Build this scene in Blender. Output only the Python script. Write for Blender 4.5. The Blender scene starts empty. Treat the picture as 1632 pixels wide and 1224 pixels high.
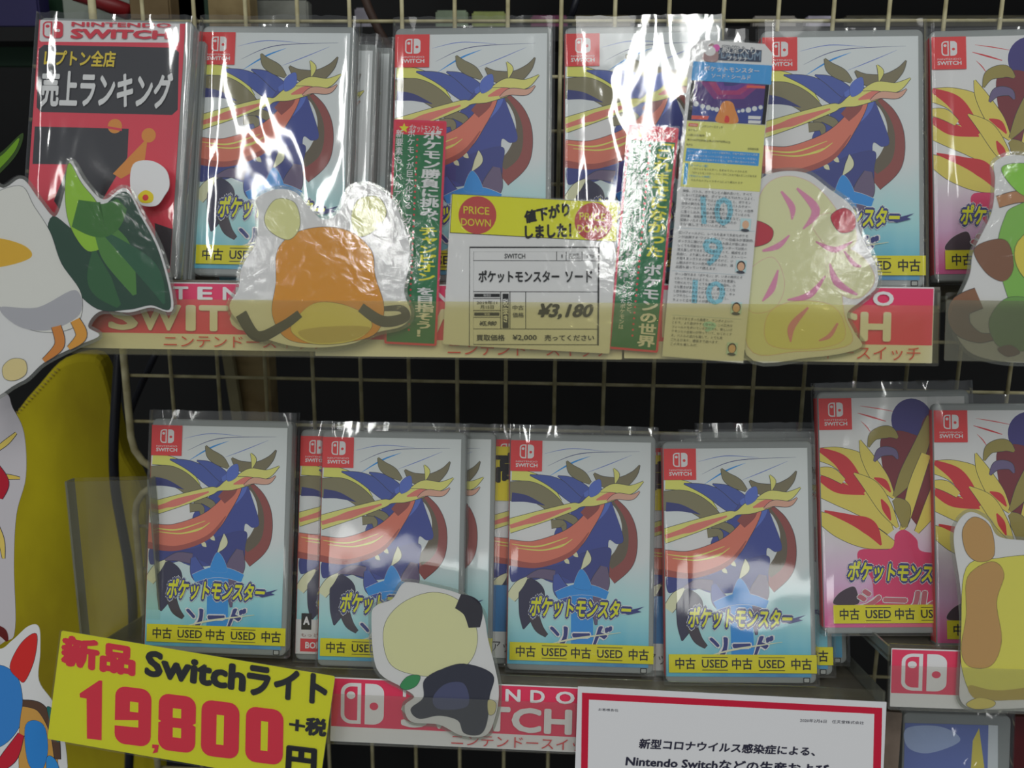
import bpy, bmesh, math, random
from mathutils import Vector, Matrix
from mathutils.geometry import tessellate_polygon
random.seed(7)
SC = bpy.context.scene
COL = SC.collection

# ------------------------------------------------------------------ camera, world, lights, exposure
F = 1500.0
CAM = Vector((0.04697, -0.74872, 0.17774)); PITCH, YAW, ROLL = 0.232937, 0.055866, 0.007054
_r0 = Vector((math.cos(YAW), math.sin(YAW), 0))
FWD = Vector((-math.sin(YAW)*math.cos(PITCH), math.cos(YAW)*math.cos(PITCH), -math.sin(PITCH)))
_u0 = _r0.cross(FWD)
RIGHT = math.cos(ROLL)*_r0 + math.sin(ROLL)*_u0
UP = -math.sin(ROLL)*_r0 + math.cos(ROLL)*_u0
cd = bpy.data.cameras.new('camera'); cam = bpy.data.objects.new('camera', cd); COL.objects.link(cam)
cam.matrix_world = Matrix((( RIGHT.x, UP.x, -FWD.x, CAM.x), (RIGHT.y, UP.y, -FWD.y, CAM.y), (RIGHT.z, UP.z, -FWD.z, CAM.z), (0, 0, 0, 1)))
cd.sensor_width = 36.0; cd.lens = F*36.0/1632.0; cd.clip_start = 0.01; cd.clip_end = 50
cd.dof.use_dof = True; cd.dof.focus_distance = 0.66; cd.dof.aperture_fstop = 6.3
SC.camera = cam

w = bpy.data.worlds.new('shop_light'); SC.world = w; w.use_nodes = True
w.node_tree.nodes['Background'].inputs[0].default_value = (0.86, 0.93, 1.0, 1)
w.node_tree.nodes['Background'].inputs[1].default_value = 0.16
SC.view_settings.view_transform = 'Standard'; SC.view_settings.look = 'None'
SC.view_settings.exposure = 0.08; SC.view_settings.gamma = 1.0; SC.view_settings.use_curve_mapping = False
SC.cycles.transparent_max_bounces = 24

def area(name, loc, target, sx, sy, power, col=(0.985, 0.99, 0.965)):
    l = bpy.data.lights.new(name, 'AREA'); l.shape = 'RECTANGLE'; l.size = sx; l.size_y = sy; l.energy = power; l.color = col
    o = bpy.data.objects.new(name, l); COL.objects.link(o); o.location = loc
    d = Vector(target) - Vector(loc); o.rotation_euler = d.to_track_quat('-Z', 'Y').to_euler()
    return o
def tube_lamp(x, y0, y1, z, width, power):
    # fluorescent batten on the ceiling, running away from the shelf along the aisle
    o = area('fluorescent_lamp', (x, (y0+y1)/2, z), (x, (y0+y1)/2, z-1), width, abs(y1-y0), power); return o
tube_lamp(-1.15, -2.0, -6.0, 1.85, .12, 30)
tube_lamp(0.38, -1.9, -6.0, 1.85, .12, 30)
tube_lamp(1.90, -2.0, -6.0, 1.85, .12, 20)
tube_lamp(-2.15, -2.0, -6.0, 1.85, .14, 20)
area('glint_lamp', (-0.75, -3.6, 0.28), (-.1, -.1, -.1), .7, .14, 1.3)  # added lamp behind the camera, gives the lower sleeves their glints
area('glint_lamp', (0.85, -3.6, 0.20), (.1, -.1, -.1), .5, .14, 1.0)  # second added lamp for glints on the lower row
area('ceiling_fill', (0.7, -1.6, 1.9), (0.1, -0.1, -0.1), 1.8, .5, 9)  # added soft fill, stands in for the general light of the shop

# ------------------------------------------------------------------ planes and frames
class Plane:
    """a leaning plane of the display: through (0,Y,z0), top leaning back by `lean` radians"""
    def __init__(s, Y, z0, lean=0.2, fwd=0.0):
        s.n = Vector((0, -math.cos(lean), math.sin(lean))); s.v = Vector((0, math.sin(lean), math.cos(lean)))
        s.p = Vector((0, Y, z0)) + s.n*fwd
    def at(s, px, py):
        d = FWD + RIGHT*((px-816)/F) + UP*((612-py)/F)
        return CAM + d*((s.p-CAM).dot(s.n)/d.dot(s.n))
    def off(s, fwd):
        q = Plane(0, 0); q.n = s.n; q.v = s.v; q.p = s.p + s.n*fwd; return q

class Frame:
    """origin o, u right, v up, n out of the sheet towards the shopper; local x = u, local z = v, local -y = n"""
    def __init__(s, o, u, v):
        s.o, s.u, s.v = o, u.normalized(), v.normalized(); s.n = s.u.cross(s.v)
    @staticmethod
    def corners(pl, TL, TR, BL):
        a, b, c = pl.at(*TL), pl.at(*TR), pl.at(*BL)
        u = (b-a).normalized(); n = pl.n; v = n.cross(u)
        h = (a-c).dot(v); f = Frame(a - v*h, u, v); f.w = (b-a).length; f.h = h; return f
    def matrix(s):
        n = -s.n
        return Matrix(((s.u.x, n.x, s.v.x, s.o.x), (s.u.y, n.y, s.v.y, s.o.y), (s.u.z, n.z, s.v.z, s.o.z), (0, 0, 0, 1)))
    def loc(s, px, py):
        d = FWD + RIGHT*((px-816)/F) + UP*((612-py)/F)
        q = CAM + d*((s.o-CAM).dot(s.n)/d.dot(s.n)) - s.o
        return (q.dot(s.u), q.dot(s.v))
    def crop(s, x0, y0, k):
        return lambda cx, cy: s.loc(x0+cx/k, y0+cy/k)

# ------------------------------------------------------------------ materials
def lin(c):
    c = c/255.0
    return c/12.92 if c <= 0.04045 else ((c+0.055)/1.055)**2.4
_m = {}
def nodes(name):
    m = bpy.data.materials.new(name); m.use_nodes = True
    return m, m.node_tree.nodes, m.node_tree.links, m.node_tree.nodes['Principled BSDF']
def ink(r, g, b, k=1.5, rough=0.45):
    """printed or plain paper colour; r,g,b as seen under the shop light, k = paper white over seen white"""
    key = (r, g, b, k, rough)
    if key not in _m:
        m, N, L, P = nodes('ink_%d_%d_%d' % (r, g, b))
        P.inputs['Base Color'].default_value = (min(.86, lin(r)*k), min(.86, lin(g)*k), min(.86, lin(b)*k), 1)
        P.inputs['Roughness'].default_value = rough; P.inputs['Specular IOR Level'].default_value = 0.25
        _m[key] = m
    return _m[key]
def noisy(name, c1, c2, scale=40, rough=0.6, bump=0.2, dist=0.001, metallic=0, detail=4, stretch=(1, 1, 1)):
    m, N, L, P = nodes(name)
    tc = N.new('ShaderNodeTexCoord'); mp = N.new('ShaderNodeMapping'); mp.inputs['Scale'].default_value = stretch
    no = N.new('ShaderNodeTexNoise'); no.inputs['Scale'].default_value = scale; no.inputs['Detail'].default_value = detail
    cr = N.new('ShaderNodeValToRGB'); cr.color_ramp.elements[0].position = .35; cr.color_ramp.elements[1].position = .68
    cr.color_ramp.elements[0].color = (*[lin(v) for v in c1], 1); cr.color_ramp.elements[1].color = (*[lin(v) for v in c2], 1)
    bp = N.new('ShaderNodeBump'); bp.inputs['Strength'].default_value = bump; bp.inputs['Distance'].default_value = dist
    L.new(tc.outputs['Object'], mp.inputs[0]); L.new(mp.outputs[0], no.inputs['Vector']); L.new(no.outputs[0], cr.inputs[0])
    L.new(cr.outputs[0], P.inputs['Base Color']); L.new(no.outputs[0], bp.inputs['Height']); L.new(bp.outputs[0], P.inputs['Normal'])
    P.inputs['Roughness'].default_value = rough; P.inputs['Metallic'].default_value = metallic
    return m
def film(name, tint=(1, 1, 1), gloss=0.9, rough=0.06, haze=0.0, hazecol=(.8, .8, .8), bump=0.0, scale=25, dist=.002, ior=1.6, stretch=(1, 1, 1), detail=2):
    """clear plastic sheet: lets the light through, mirrors a little, may be crinkled and slightly milky"""
    m, N, L, P = nodes(name); N.remove(P); out = N['Material Output']
    tr = N.new('ShaderNodeBsdfTransparent'); tr.inputs[0].default_value = (*tint, 1)
    gl = N.new('ShaderNodeBsdfGlossy'); gl.inputs['Roughness'].default_value = rough; gl.inputs[0].default_value = (gloss, gloss, gloss, 1)
    df = N.new('ShaderNodeBsdfDiffuse'); df.inputs[0].default_value = (*hazecol, 1)
    fr = N.new('ShaderNodeLayerWeight'); fr.inputs[0].default_value = .5     # facing = 1-|cos|, the same from both sides
    f0 = ((ior-1)/(ior+1))**2
    pw = N.new('ShaderNodeMath'); pw.operation = 'POWER'; pw.inputs[1].default_value = 5.0; L.new(fr.outputs['Facing'], pw.inputs[0])
    sk = N.new('ShaderNodeMath'); sk.operation = 'MULTIPLY_ADD'; sk.inputs[1].default_value = 1-f0; sk.inputs[2].default_value = f0; L.new(pw.outputs[0], sk.inputs[0])
    m1 = N.new('ShaderNodeMixShader'); m1.inputs[0].default_value = haze; m2 = N.new('ShaderNodeMixShader')
    L.new(tr.outputs[0], m1.inputs[1]); L.new(df.outputs[0], m1.inputs[2])
    L.new(m1.outputs[0], m2.inputs[1]); L.new(gl.outputs[0], m2.inputs[2]); L.new(sk.outputs[0], m2.inputs[0])
    if bump:
        tc = N.new('ShaderNodeTexCoord'); oi = N.new('ShaderNodeObjectInfo'); ad = N.new('ShaderNodeVectorMath'); mp = N.new('ShaderNodeMapping')
        sc_ = N.new('ShaderNodeVectorMath'); sc_.operation = 'SCALE'; sc_.inputs['Scale'].default_value = 3.0
        cmb = N.new('ShaderNodeCombineXYZ'); L.new(oi.outputs['Random'], cmb.inputs[0]); L.new(oi.outputs['Random'], cmb.inputs[2])
        L.new(cmb.outputs[0], sc_.inputs[0])
        mp.inputs['Scale'].default_value = stretch
        no = N.new('ShaderNodeTexNoise'); no.inputs['Scale'].default_value = scale; no.inputs['Detail'].default_value = detail
        no.inputs['Distortion'].default_value = .6
        bp = N.new('ShaderNodeBump'); bp.inputs['Strength'].default_value = bump; bp.inputs['Distance'].default_value = dist
        L.new(tc.outputs['Object'], ad.inputs[0]); L.new(sc_.outputs[0], ad.inputs[1]); L.new(ad.outputs[0], mp.inputs[0]); L.new(mp.outputs[0], no.inputs['Vector'])
        L.new(no.outputs[0], bp.inputs['Height']); L.new(bp.outputs[0], gl.inputs['Normal']); L.new(bp.outputs[0], fr.inputs['Normal'])
    L.new(m2.outputs[0], out.inputs[0])
    return m
def gradient_paper(name, stops_lo, stops_hi):
    """printed cover ground: white that runs into colour towards the foot, with soft diagonal streaks"""
    m, N, L, P = nodes(name)
    tc = N.new('ShaderNodeTexCoord'); sp = N.new('ShaderNodeSeparateXYZ'); L.new(tc.outputs['Object'], sp.inputs[0])
    wv = N.new('ShaderNodeTexNoise'); wv.inputs['Scale'].default_value = 14; mp = N.new('ShaderNodeMapping')
    mp.inputs['Rotation'].default_value = (0, math.radians(35), 0); mp.inputs['Scale'].default_value = (3, 1, .5)
    L.new(tc.outputs['Object'], mp.inputs[0]); L.new(mp.outputs[0], wv.inputs['Vector'])
    a = N.new('ShaderNodeMath'); a.operation = 'MULTIPLY'; a.inputs[1].default_value = 0.035; L.new(wv.outputs[0], a.inputs[0])
    b = N.new('ShaderNodeMath'); b.operation = 'ADD'; L.new(sp.outputs[2], b.inputs[0]); L.new(a.outputs[0], b.inputs[1])
    x = N.new('ShaderNodeMath'); x.operation = 'MULTIPLY_ADD'; x.inputs[1].default_value = -0.16; L.new(sp.outputs[0], x.inputs[0]); L.new(b.outputs[0], x.inputs[2])
    s = N.new('ShaderNodeMapRange'); s.inputs[1].default_value = 0.0; s.inputs[2].default_value = 0.09; L.new(x.outputs[0], s.inputs[0])
    cr = N.new('ShaderNodeValToRGB'); L.new(s.outputs[0], cr.inputs[0])
    e = cr.color_ramp.elements; e[0].position = 0; e[1].position = 1
    e[0].color = (*[min(.85, lin(v)*1.5) for v in stops_lo[0]], 1); e[1].color = (*[min(.85, lin(v)*1.5) for v in stops_hi], 1)
    for i, c in enumerate(stops_lo[1:]):
        k = e.new((i+1)/len(stops_lo)*.8); k.color = (*[min(.85, lin(v)*1.5) for v in c], 1)
    L.new(cr.outputs[0], P.inputs['Base Color']); P.inputs['Roughness'].default_value = .4; P.inputs['Specular IOR Level'].default_value = .25
    return m

WHITE = ink(205, 207, 203); BLACK = ink(14, 14, 16, 1.5, .7); NAVY = ink(42, 50, 112); YEL = ink(222, 205, 20); RED = ink(196, 50, 52)
LINE = ink(38, 40, 50); USEDYEL = ink(212, 188, 12, 1.55)
M_SLEEVE = film('sleeve_plastic', (.975, .98, .975), rough=.05, haze=.05, bump=.30, scale=16, dist=.003, ior=1.7, detail=1)
M_SLEEVE_T = film('taut_sleeve_plastic', (.975, .98, .975), rough=.06, haze=.05, bump=.10, scale=15, dist=.003, ior=1.55)
M_WRAP = film('loose_wrap_plastic', (.97, .975, .97), rough=.06, haze=.03, bump=.5, scale=24, dist=.003, ior=1.8, stretch=(1, 1, .55), detail=1.5)
M_CRUMPLE = film('crumpled_wrap', (.97, .975, .97), rough=.07, haze=.04, bump=1.0, scale=22, dist=.014, ior=1.8, stretch=(1, 1, .6), detail=1)
M_LAM = film('laminate_film', (.99, .99, .985), rough=.08, haze=.004, bump=.30, scale=90, dist=.0008, ior=1.6, detail=5)
M_LAMEDGE = film('laminate_margin', (.9, .91, .88), rough=.1, haze=.10, hazecol=(.55, .57, .53), bump=.3, scale=90, dist=.0008)
M_CREAM = film('yellowed_pocket_film', (.965, .94, .77), rough=.14, haze=.03, hazecol=(.75, .72, .5), bump=.12, scale=60, dist=.001)
M_CLEAR = film('clear_pocket_film', (.96, .96, .94), rough=.12, haze=.03, hazecol=(.6, .6, .55), bump=.1, scale=60, dist=.001)
M_ACRYL = film('scuffed_acrylic', (.95, .945, .90), rough=.2, haze=.025, hazecol=(.40, .38, .28), bump=.1, scale=30)
M_SMOKE = film('smoky_pocket_film', (.80, .79, .70), rough=.2, haze=.16, hazecol=(.40, .40, .32), bump=.1, scale=30)
M_EDGE = film('acrylic_edge', (.55, .57, .52), rough=.2, haze=.35, hazecol=(.45, .47, .42))
M_TRAY = film('smoky_tray_plastic', (.5, .49, .43), rough=.25, haze=.45, hazecol=(.34, .31, .25), bump=.15, scale=20)
def shellmat():
    m, N, L, P = nodes('milky_case_plastic'); P.inputs['Base Color'].default_value = (.42, .45, .44, 1); P.inputs['Roughness'].default_value = .22
    P.inputs['Specular IOR Level'].default_value = .6
    tr = N.new('ShaderNodeBsdfTransparent'); tr.inputs[0].default_value = (.75, .78, .76, 1); mx = N.new('ShaderNodeMixShader'); mx.inputs[0].default_value = .72
    L.new(tr.outputs[0], mx.inputs[1]); L.new(P.outputs[0], mx.inputs[2]); L.new(mx.outputs[0], N['Material Output'].inputs[0]); return m
M_SHELL = shellmat()
M_WIRE = noisy('cream_coated_wire', (170, 160, 118), (214, 206, 164), 60, .5, .3, .0006)
M_DARK = noisy('painted_darkness_and_board', (3, 3, 3), (8, 8, 8), 12, .8, .2)  # darkness behind the grid put in as near-black colour; also the dark shelf board
M_CABLE = noisy('dark_cable_rubber', (12, 14, 26), (22, 26, 40), 40, .45, .1)
M_CLOTH = noisy('yellow_felt', (160, 142, 8), (205, 190, 14), 9, .9, .35, .0007, stretch=(1, 1, .5), detail=8)
M_POST = noisy('worn_tan_board', (128, 108, 70), (168, 148, 104), 30, .8, .2)

# ------------------------------------------------------------------ mesh helpers
def link_mesh(name, verts, faces, mats, parent=None, midx=None, smooth=False, matrix=None):
    me = bpy.data.meshes.new(name); me.from_pydata(verts, [], faces)
    for m in (mats if isinstance(mats, (list, tuple)) else [mats]): me.materials.append(m)
    if midx: me.polygons.foreach_set('material_index', midx)
    if smooth: me.polygons.foreach_set('use_smooth', [True]*len(me.polygons))
    me.update()
    o = bpy.data.objects.new(name, me); COL.objects.link(o)
    if parent: o.parent = parent
    if matrix: o.matrix_world = matrix
    return o
def thing(name, label, cat, frame_or_loc, group=None, kind=None):
    o = bpy.data.objects.new(name, None); COL.objects.link(o); o.empty_display_size = .02
    if isinstance(frame_or_loc, Frame): o.matrix_world = frame_or_loc.matrix()
    else: o.location = frame_or_loc
    o['label'] = label; o['category'] = cat
    if group: o['group'] = group
    if kind: o['kind'] = kind
    return o
def tag(o, label, cat, group=None):
    o['label'] = label; o['category'] = cat
    if group: o['group'] = group
    return o
def catmull(pts, n=8, closed=True):
    out = []; N_ = len(pts)
    for i in range(N_ if closed else N_-1):
        g = lambda k: pts[(i+k) % N_] if closed else pts[max(0, min(N_-1, i+k))]
        p0, p1, p2, p3 = g(-1), g(0), g(1), g(2)
        for j in range(n):
            t = j/n
            out.append(tuple(.5*((2*p1[c]) + (-p0[c]+p2[c])*t + (2*p0[c]-5*p1[c]+4*p2[c]-p3[c])*t*t + (-p0[c]+3*p1[c]-3*p2[c]+p3[c])*t**3) for c in range(len(p1))))
    if not closed: out.append(tuple(pts[-1]))
    return out
def tess(loop):
    return tessellate_polygon([[Vector((p[0], p[1], 0)) for p in loop]])
def slab(name, loop, y0, y1, mat, parent=None, side=None, matrix=None):
    """a closed outline (x,z) given a thickness from y0 (front) to y1 (back)"""
    a = sum(loop[i][0]*loop[(i+1) % len(loop)][1]-loop[(i+1) % len(loop)][0]*loop[i][1] for i in range(len(loop)))
    if a < 0: loop = loop[::-1]
    n = len(loop); V = [(x, y0, z) for x, z in loop] + [(x, y1, z) for x, z in loop]; T = tess(loop); Fc = []; mi = []
    for t in T:
        t = list(t)
        ar = (loop[t[1]][0]-loop[t[0]][0])*(loop[t[2]][1]-loop[t[0]][1])-(loop[t[2]][0]-loop[t[0]][0])*(loop[t[1]][1]-loop[t[0]][1])
        if ar < 0: t = t[::-1]
        Fc.append(t); mi.append(0); Fc.append([k+n for k in t[::-1]]); mi.append(0)
    for i in range(n):
        j = (i+1) % n; Fc.append([i, i+n, j+n, j]); mi.append(1 if side else 0)
    return link_mesh(name, V, Fc, [mat, side] if side else mat, parent, mi, matrix=matrix)
def rrect(x0, z0, x1, z1, r, n=4):
    P = []
    for cx, cz, a0 in ((x1-r, z1-r, 0), (x0+r, z1-r, 90), (x0+r, z0+r, 180), (x1-r, z0+r, 270)):
        for k in range(n+1):
            a = math.radians(a0+90*k/n); P.append((cx+r*math.cos(a), cz+r*math.sin(a)))
    return P
def box(name, x0, y0, z0, x1, y1, z1, mat, parent=None, matrix=None, bevel=0):
    bm = bmesh.new(); bmesh.ops.create_cube(bm, size=1)
    for v in bm.verts: v.co = Vector(((x0+x1)/2+v.co.x*(x1-x0), (y0+y1)/2+v.co.y*(y1-y0), (z0+z1)/2+v.co.z*(z1-z0)))
    if bevel: bmesh.ops.bevel(bm, geom=bm.edges[:], offset=bevel, segments=2, affect='EDGES')
    me = bpy.data.meshes.new(name); bm.to_mesh(me); bm.free(); me.materials.append(mat)
    o = bpy.data.objects.new(name, me); COL.objects.link(o)
    if parent: o.parent = parent
    if matrix: o.matrix_world = matrix
    return o
def tube(name, pts, r, mat, parent=None, seg=8):
    V = []; Fc = []; P = [Vector(p) for p in pts]
    for i, p in enumerate(P):
        d = (P[min(i+1, len(P)-1)]-P[max(i-1, 0)]).normalized()
        a = d.cross(Vector((0, 1, 0)) if abs(d.y) < .9 else Vector((1, 0, 0))).normalized(); b = d.cross(a)
        for k in range(seg):
            t = 2*math.pi*k/seg; V.append(p + a*r*math.cos(t) + b*r*math.sin(t))
    for i in range(len(P)-1):
        for k in range(seg):
            Fc.append([i*seg+k, i*seg+(k+1) % seg, (i+1)*seg+(k+1) % seg, (i+1)*seg+k])
    Fc += [list(range(seg))[::-1], [(len(P)-1)*seg+k for k in range(seg)]]
    return link_mesh(name, V, Fc, mat, parent, smooth=True)

_tc = {}
def glyphs(s, off=0.0, res=2):
    key = (s, round(off, 3), res)
    if key not in _tc:
        c = bpy.data.curves.new('lettering', 'FONT'); c.body = s; c.offset = off; c.resolution_u = res; c.fill_mode = 'FRONT'
        o = bpy.data.objects.new('lettering', c); COL.objects.link(o); bpy.context.view_layer.update()
        m = bpy.data.meshes.new_from_object(o.evaluated_get(bpy.context.evaluated_depsgraph_get()))
        V = [(v.co.x, v.co.y) for v in m.vertices]; P = [list(p.vertices) for p in m.polygons]
        xs = [v[0] for v in V] or [0, 1]; ys = [v[1] for v in V] or [0, 1]
        _tc[key] = (V, P, (min(xs), min(ys), max(xs), max(ys)))
        bpy.data.objects.remove(o); bpy.data.curves.remove(c); bpy.data.meshes.remove(m)
    return _tc[key]
def clip(poly, x0, z0, x1, z1):
    for ax, lim, s in ((0, x0, 1), (0, x1, -1), (1, z0, 1), (1, z1, -1)):
        out = []
        for i in range(len(poly)):
            p, q = poly[i-1], poly[i]; a = (p[ax]-lim)*s >= 0; b = (q[ax]-lim)*s >= 0
            if a != b:
                t = (lim-p[ax])/(q[ax]-p[ax]); out.append((p[0]+(q[0]-p[0])*t, p[1]+(q[1]-p[1])*t))
            if b: out.append(q)
        poly = out
        if len(poly) < 3: return []
    return poly

class Print:
    """flat print: inks laid one over another in very thin layers on the sheet"""
    def __init__(s, base=0.0, step=2.5e-5, bounds=None):
        s.V = []; s.F = []; s.M = []; s.mats = []; s.lv = base; s.step = step; s.b = bounds
    def mi(s, m):
        if m not in s.mats: s.mats.append(m)
        return s.mats.index(m)
    def up(s, k=1): s.lv += s.step*k; return s
    def poly(s, loop, m, up=True):
        if up: s.up()
        if s.b: loop = clip(list(loop), *s.b)
        if len(loop) < 3: return s
        n = len(s.V); i = s.mi(m); s.V += [(x, -s.lv, z) for x, z in loop]
        for t in tess(loop):
            a, b, c = (loop[k] for k in t)
            if (b[0]-a[0])*(c[1]-a[1])-(c[0]-a[0])*(b[1]-a[1]) < 0: t = t[::-1]
            s.F.append([n+k for k in t]); s.M.append(i)
        return s
    def blob(s, pts, m, line=None, lw=.0004, n=6, up=True):
        L_ = catmull(pts, n)
        if line: s.stroke(L_+[L_[0]], lw, line, False)
        return s.poly(L_, m)
    def ribbon(s, pts, m, line=None, lw=.0004, n=8, sharp=False):
        """pts: (x,z,width)"""
        C_ = catmull(pts, n, False); A = []; B = []
        for i, (x, z, wd) in enumerate(C_):
            p, q = C_[max(0, i-1)], C_[min(len(C_)-1, i+1)]; dx, dz = q[0]-p[0], q[1]-p[1]; l = math.hypot(dx, dz) or 1
            A.append((x-dz/l*wd/2, z+dx/l*wd/2)); B.append((x+dz/l*wd/2, z-dx/l*wd/2))
        if line: s.strip([(a, b) for a, b in zip([(C_[i][0]+(a[0]-C_[i][0])*(1+lw*2/max(C_[i][2], lw)), C_[i][1]+(a[1]-C_[i][1])*(1+lw*2/max(C_[i][2], lw))) for i, a in enumerate(A)],
                                   [(C_[i][0]+(a[0]-C_[i][0])*(1+lw*2/max(C_[i][2], lw)), C_[i][1]+(a[1]-C_[i][1])*(1+lw*2/max(C_[i][2], lw))) for i, a in enumerate(B)])], line)
        return s.strip(list(zip(A, B)), m)
    def strip(s, pairs, m):
        s.up()
        for i in range(len(pairs)-1):
            s.poly([pairs[i][0], pairs[i][1], pairs[i+1][1], pairs[i+1][0]], m, False)
        return s
    def stroke(s, pts, wd, m, up=True):
        if up: s.up()
        for i in range(len(pts)-1):
            (x, z), (X, Z) = pts[i], pts[i+1]; l = math.hypot(X-x, Z-z)
            if l < 1e-7: continue
            dx, dz = (X-x)/l*wd/2, (Z-z)/l*wd/2
            s.poly([(x-dz-dx*.5, z+dx-dz*.5), (x+dz-dx*.5, z-dx-dz*.5), (X+dz+dx*.5, Z-dx+dz*.5), (X-dz+dx*.5, Z+dx+dz*.5)], m, False)
        return s
    def ell(s, cx, cz, rx, rz, m, rot=0, n=28, up=True):
        c, q = math.cos(rot), math.sin(rot)
        return s.poly([(cx+rx*math.cos(a)*c-rz*math.sin(a)*q, cz+rx*math.cos(a)*q+rz*math.sin(a)*c) for a in [2*math.pi*k/n for k in range(n)]], m, up)
    def rect(s, x0, z0, x1, z1, m): return s.poly([(x0, z0), (x1, z0), (x1, z1), (x0, z1)], m)
    def _put(s, V, P, f, m):
        n = len(s.V); i = s.mi(m); W = [f(x, y) for x, y in V]
        if s.b and any(x < s.b[0] or x > s.b[2] for x, z in W):
            for p in P: s.poly([W[k] for k in p], m, False)
            return
        s.V += [(x, -s.lv, z) for x, z in W]; s.F += [[n+k for k in p] for p in P]; s.M += [i]*len(P)
    def text(s, t, quad, m, off=0.0, res=2, up=True, pad=0.0):
        """quad TL,TR,BR,BL: the box the letters of t fill"""
        if up: s.up()
        V, P, (x0, y0, x1, y1) = glyphs(t, 0.0, res)
        TL, TR, BR, BL = quad; n_ = 4 if off < .03 else 8; D = [(0, 0)]
        if off > .004: D += [(off*math.cos(2*math.pi*k/n_+.785), off*math.sin(2*math.pi*k/n_+.785)) for k in range(n_)]
        if off > .1: D += [(off*.5*math.cos(2*math.pi*k/8), off*.5*math.sin(2*math.pi*k/8)) for k in range(8)] + [(off*math.cos(2*math.pi*k/8), off*math.sin(2*math.pi*k/8)) for k in range(8)]
        def f(x, y):
            x += ox; y += oy; a = (x-x0)/(x1-x0); b = (y1-y)/(y1-y0)
            tx = TL[0]+(TR[0]-TL[0])*a; tz = TL[1]+(TR[1]-TL[1])*a; bx = BL[0]+(BR[0]-BL[0])*a; bz = BL[1]+(BR[1]-BL[1])*a
            return (tx+(bx-tx)*b, tz+(bz-tz)*b)
        for ox, oy in D: s._put(V, P, f, m); s.lv += s.step*.2
        return s
    def vtext(s, t, quad, m, off=0.0, res=2, cell=1.0):
        """upright Japanese column; quad TL,TR,BR,BL of the whole column, one em box per character"""
        s.up(); TL, TR, BR, BL = quad; n = len(t)
        for i, ch in enumerate(t):
            if ch in ' 　': continue
            V, P, _ = glyphs(ch, 0.0, res); rot = ch in 'ー「」（）(…'; sm = ch in '、。'
            def f(x, y):
                x += ox; y = (.86-y)+oy
                if rot: x, y = 1-y, x
                if sm: x += .6; y -= .6
                if ch in 'ッャュョっゃゅょ': x += .1; y -= .1
                b = (i+y)/n; a = x
                tx = TL[0]+(TR[0]-TL[0])*a; tz = TL[1]+(TR[1]-TL[1])*a; bx = BL[0]+(BR[0]-BL[0])*a; bz = BL[1]+(BR[1]-BL[1])*a
                return (tx+(bx-tx)*b, tz+(bz-tz)*b)
            D = [(0, 0)] + ([(a_*off, b_*off) for a_, b_ in ((1, 1), (-1, 1), (1, -1), (-1, -1))] if off > .004 else [])
            l0 = s.lv
            for ox, oy in D: s._put(V, P, f, m); s.lv += s.step*.2
            s.lv = l0
        return s
    def build(s, name, parent):
        return link_mesh(name, s.V, s.F, s.mats, parent, s.M)
def Q(f, x0, y0, x1, y1, dy=0, dx=0):
    """box in crop pixels -> local quad; dy = drop of the right end, dx = shift of the bottom edge"""
    return [f(x0, y0), f(x1, y0+dy), f(x1+dx, y1+dy), f(x0+dx, y1)]
def Q4(f, *p): return [f(*q) for q in p]

def switch_logo(P, q, fg, bg):
    """two rounded controllers side by side, q maps unit square (0..1, 0..1 down) to local"""
    def R(x0, y0, x1, y1, r, rs):   # rounded rectangle, rs = which corners (tl,tr,br,bl)
        pts = []
        asp = .9
        for (cx, cy, a0, on) in ((x0, y0, 180, rs[0]), (x1, y0, 270, rs[1]), (x1, y1, 0, rs[2]), (x0, y1, 90, rs[3])):
            if not on: pts.append((cx, cy)); continue
            sx = 1 if cx == x0 else -1; sy = 1 if cy == y0 else -1
            for k in range(7):
                a = math.radians(a0+15*k); pts.append((cx+sx*r+r*math.cos(a), cy+(sy*r+r*math.sin(a))*asp))
        return [q(x, y) for x, y in pts]
    def E(cx, cy, r, m): P.poly([q(cx+r*math.cos(a), cy+r*.95*math.sin(a)) for a in [math.pi*k/10 for k in range(20)]], m)
    P.poly(R(0, 0, .47, 1, .25, (1, 0, 0, 1)), fg); P.poly(R(.085, .085, .385, .915, .17, (1, 0, 0, 1)), bg)
    E(.235, .30, .10, fg)
    P.poly(R(.56, 0, 1, 1, .25, (0, 1, 1, 0)), fg); E(.77, .55, .10, bg)
def bil(TL, TR, BR, BL):
    def q(a, b):
        tx = TL[0]+(TR[0]-TL[0])*a; tz = TL[1]+(TR[1]-TL[1])*a; bx = BL[0]+(BR[0]-BL[0])*a; bz = BL[1]+(BR[1]-BL[1])*a
        return (tx+(bx-tx)*b, tz+(bz-tz)*b)
    return q

# ------------------------------------------------------------------ the setting
wall = box('wall_back', -1.4, .50, -1.2, 1.5, .54, 1.3, M_DARK); wall['kind'] = 'structure'
beam = box('trim_1', -.075, .20, .372, 1.0, .26, .52, noisy('dark_red_beam', (46, 6, 10), (62, 9, 14), 8, .6, .1)); beam['kind'] = 'structure'
pan = box('trim_2', -.75, .16, .262, -.285, .175, .352, noisy('dark_green_panel', (14, 50, 28), (22, 62, 36), 8, .6, .1)); pan['kind'] = 'structure'
floor_ = box('floor', -1.4, -3.2, -1.24, 1.5, .5, -1.2, noisy('grey_shop_floor', (70, 70, 66), (96, 95, 90), 5, .5, .05)); floor_['kind'] = 'structure'

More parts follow.
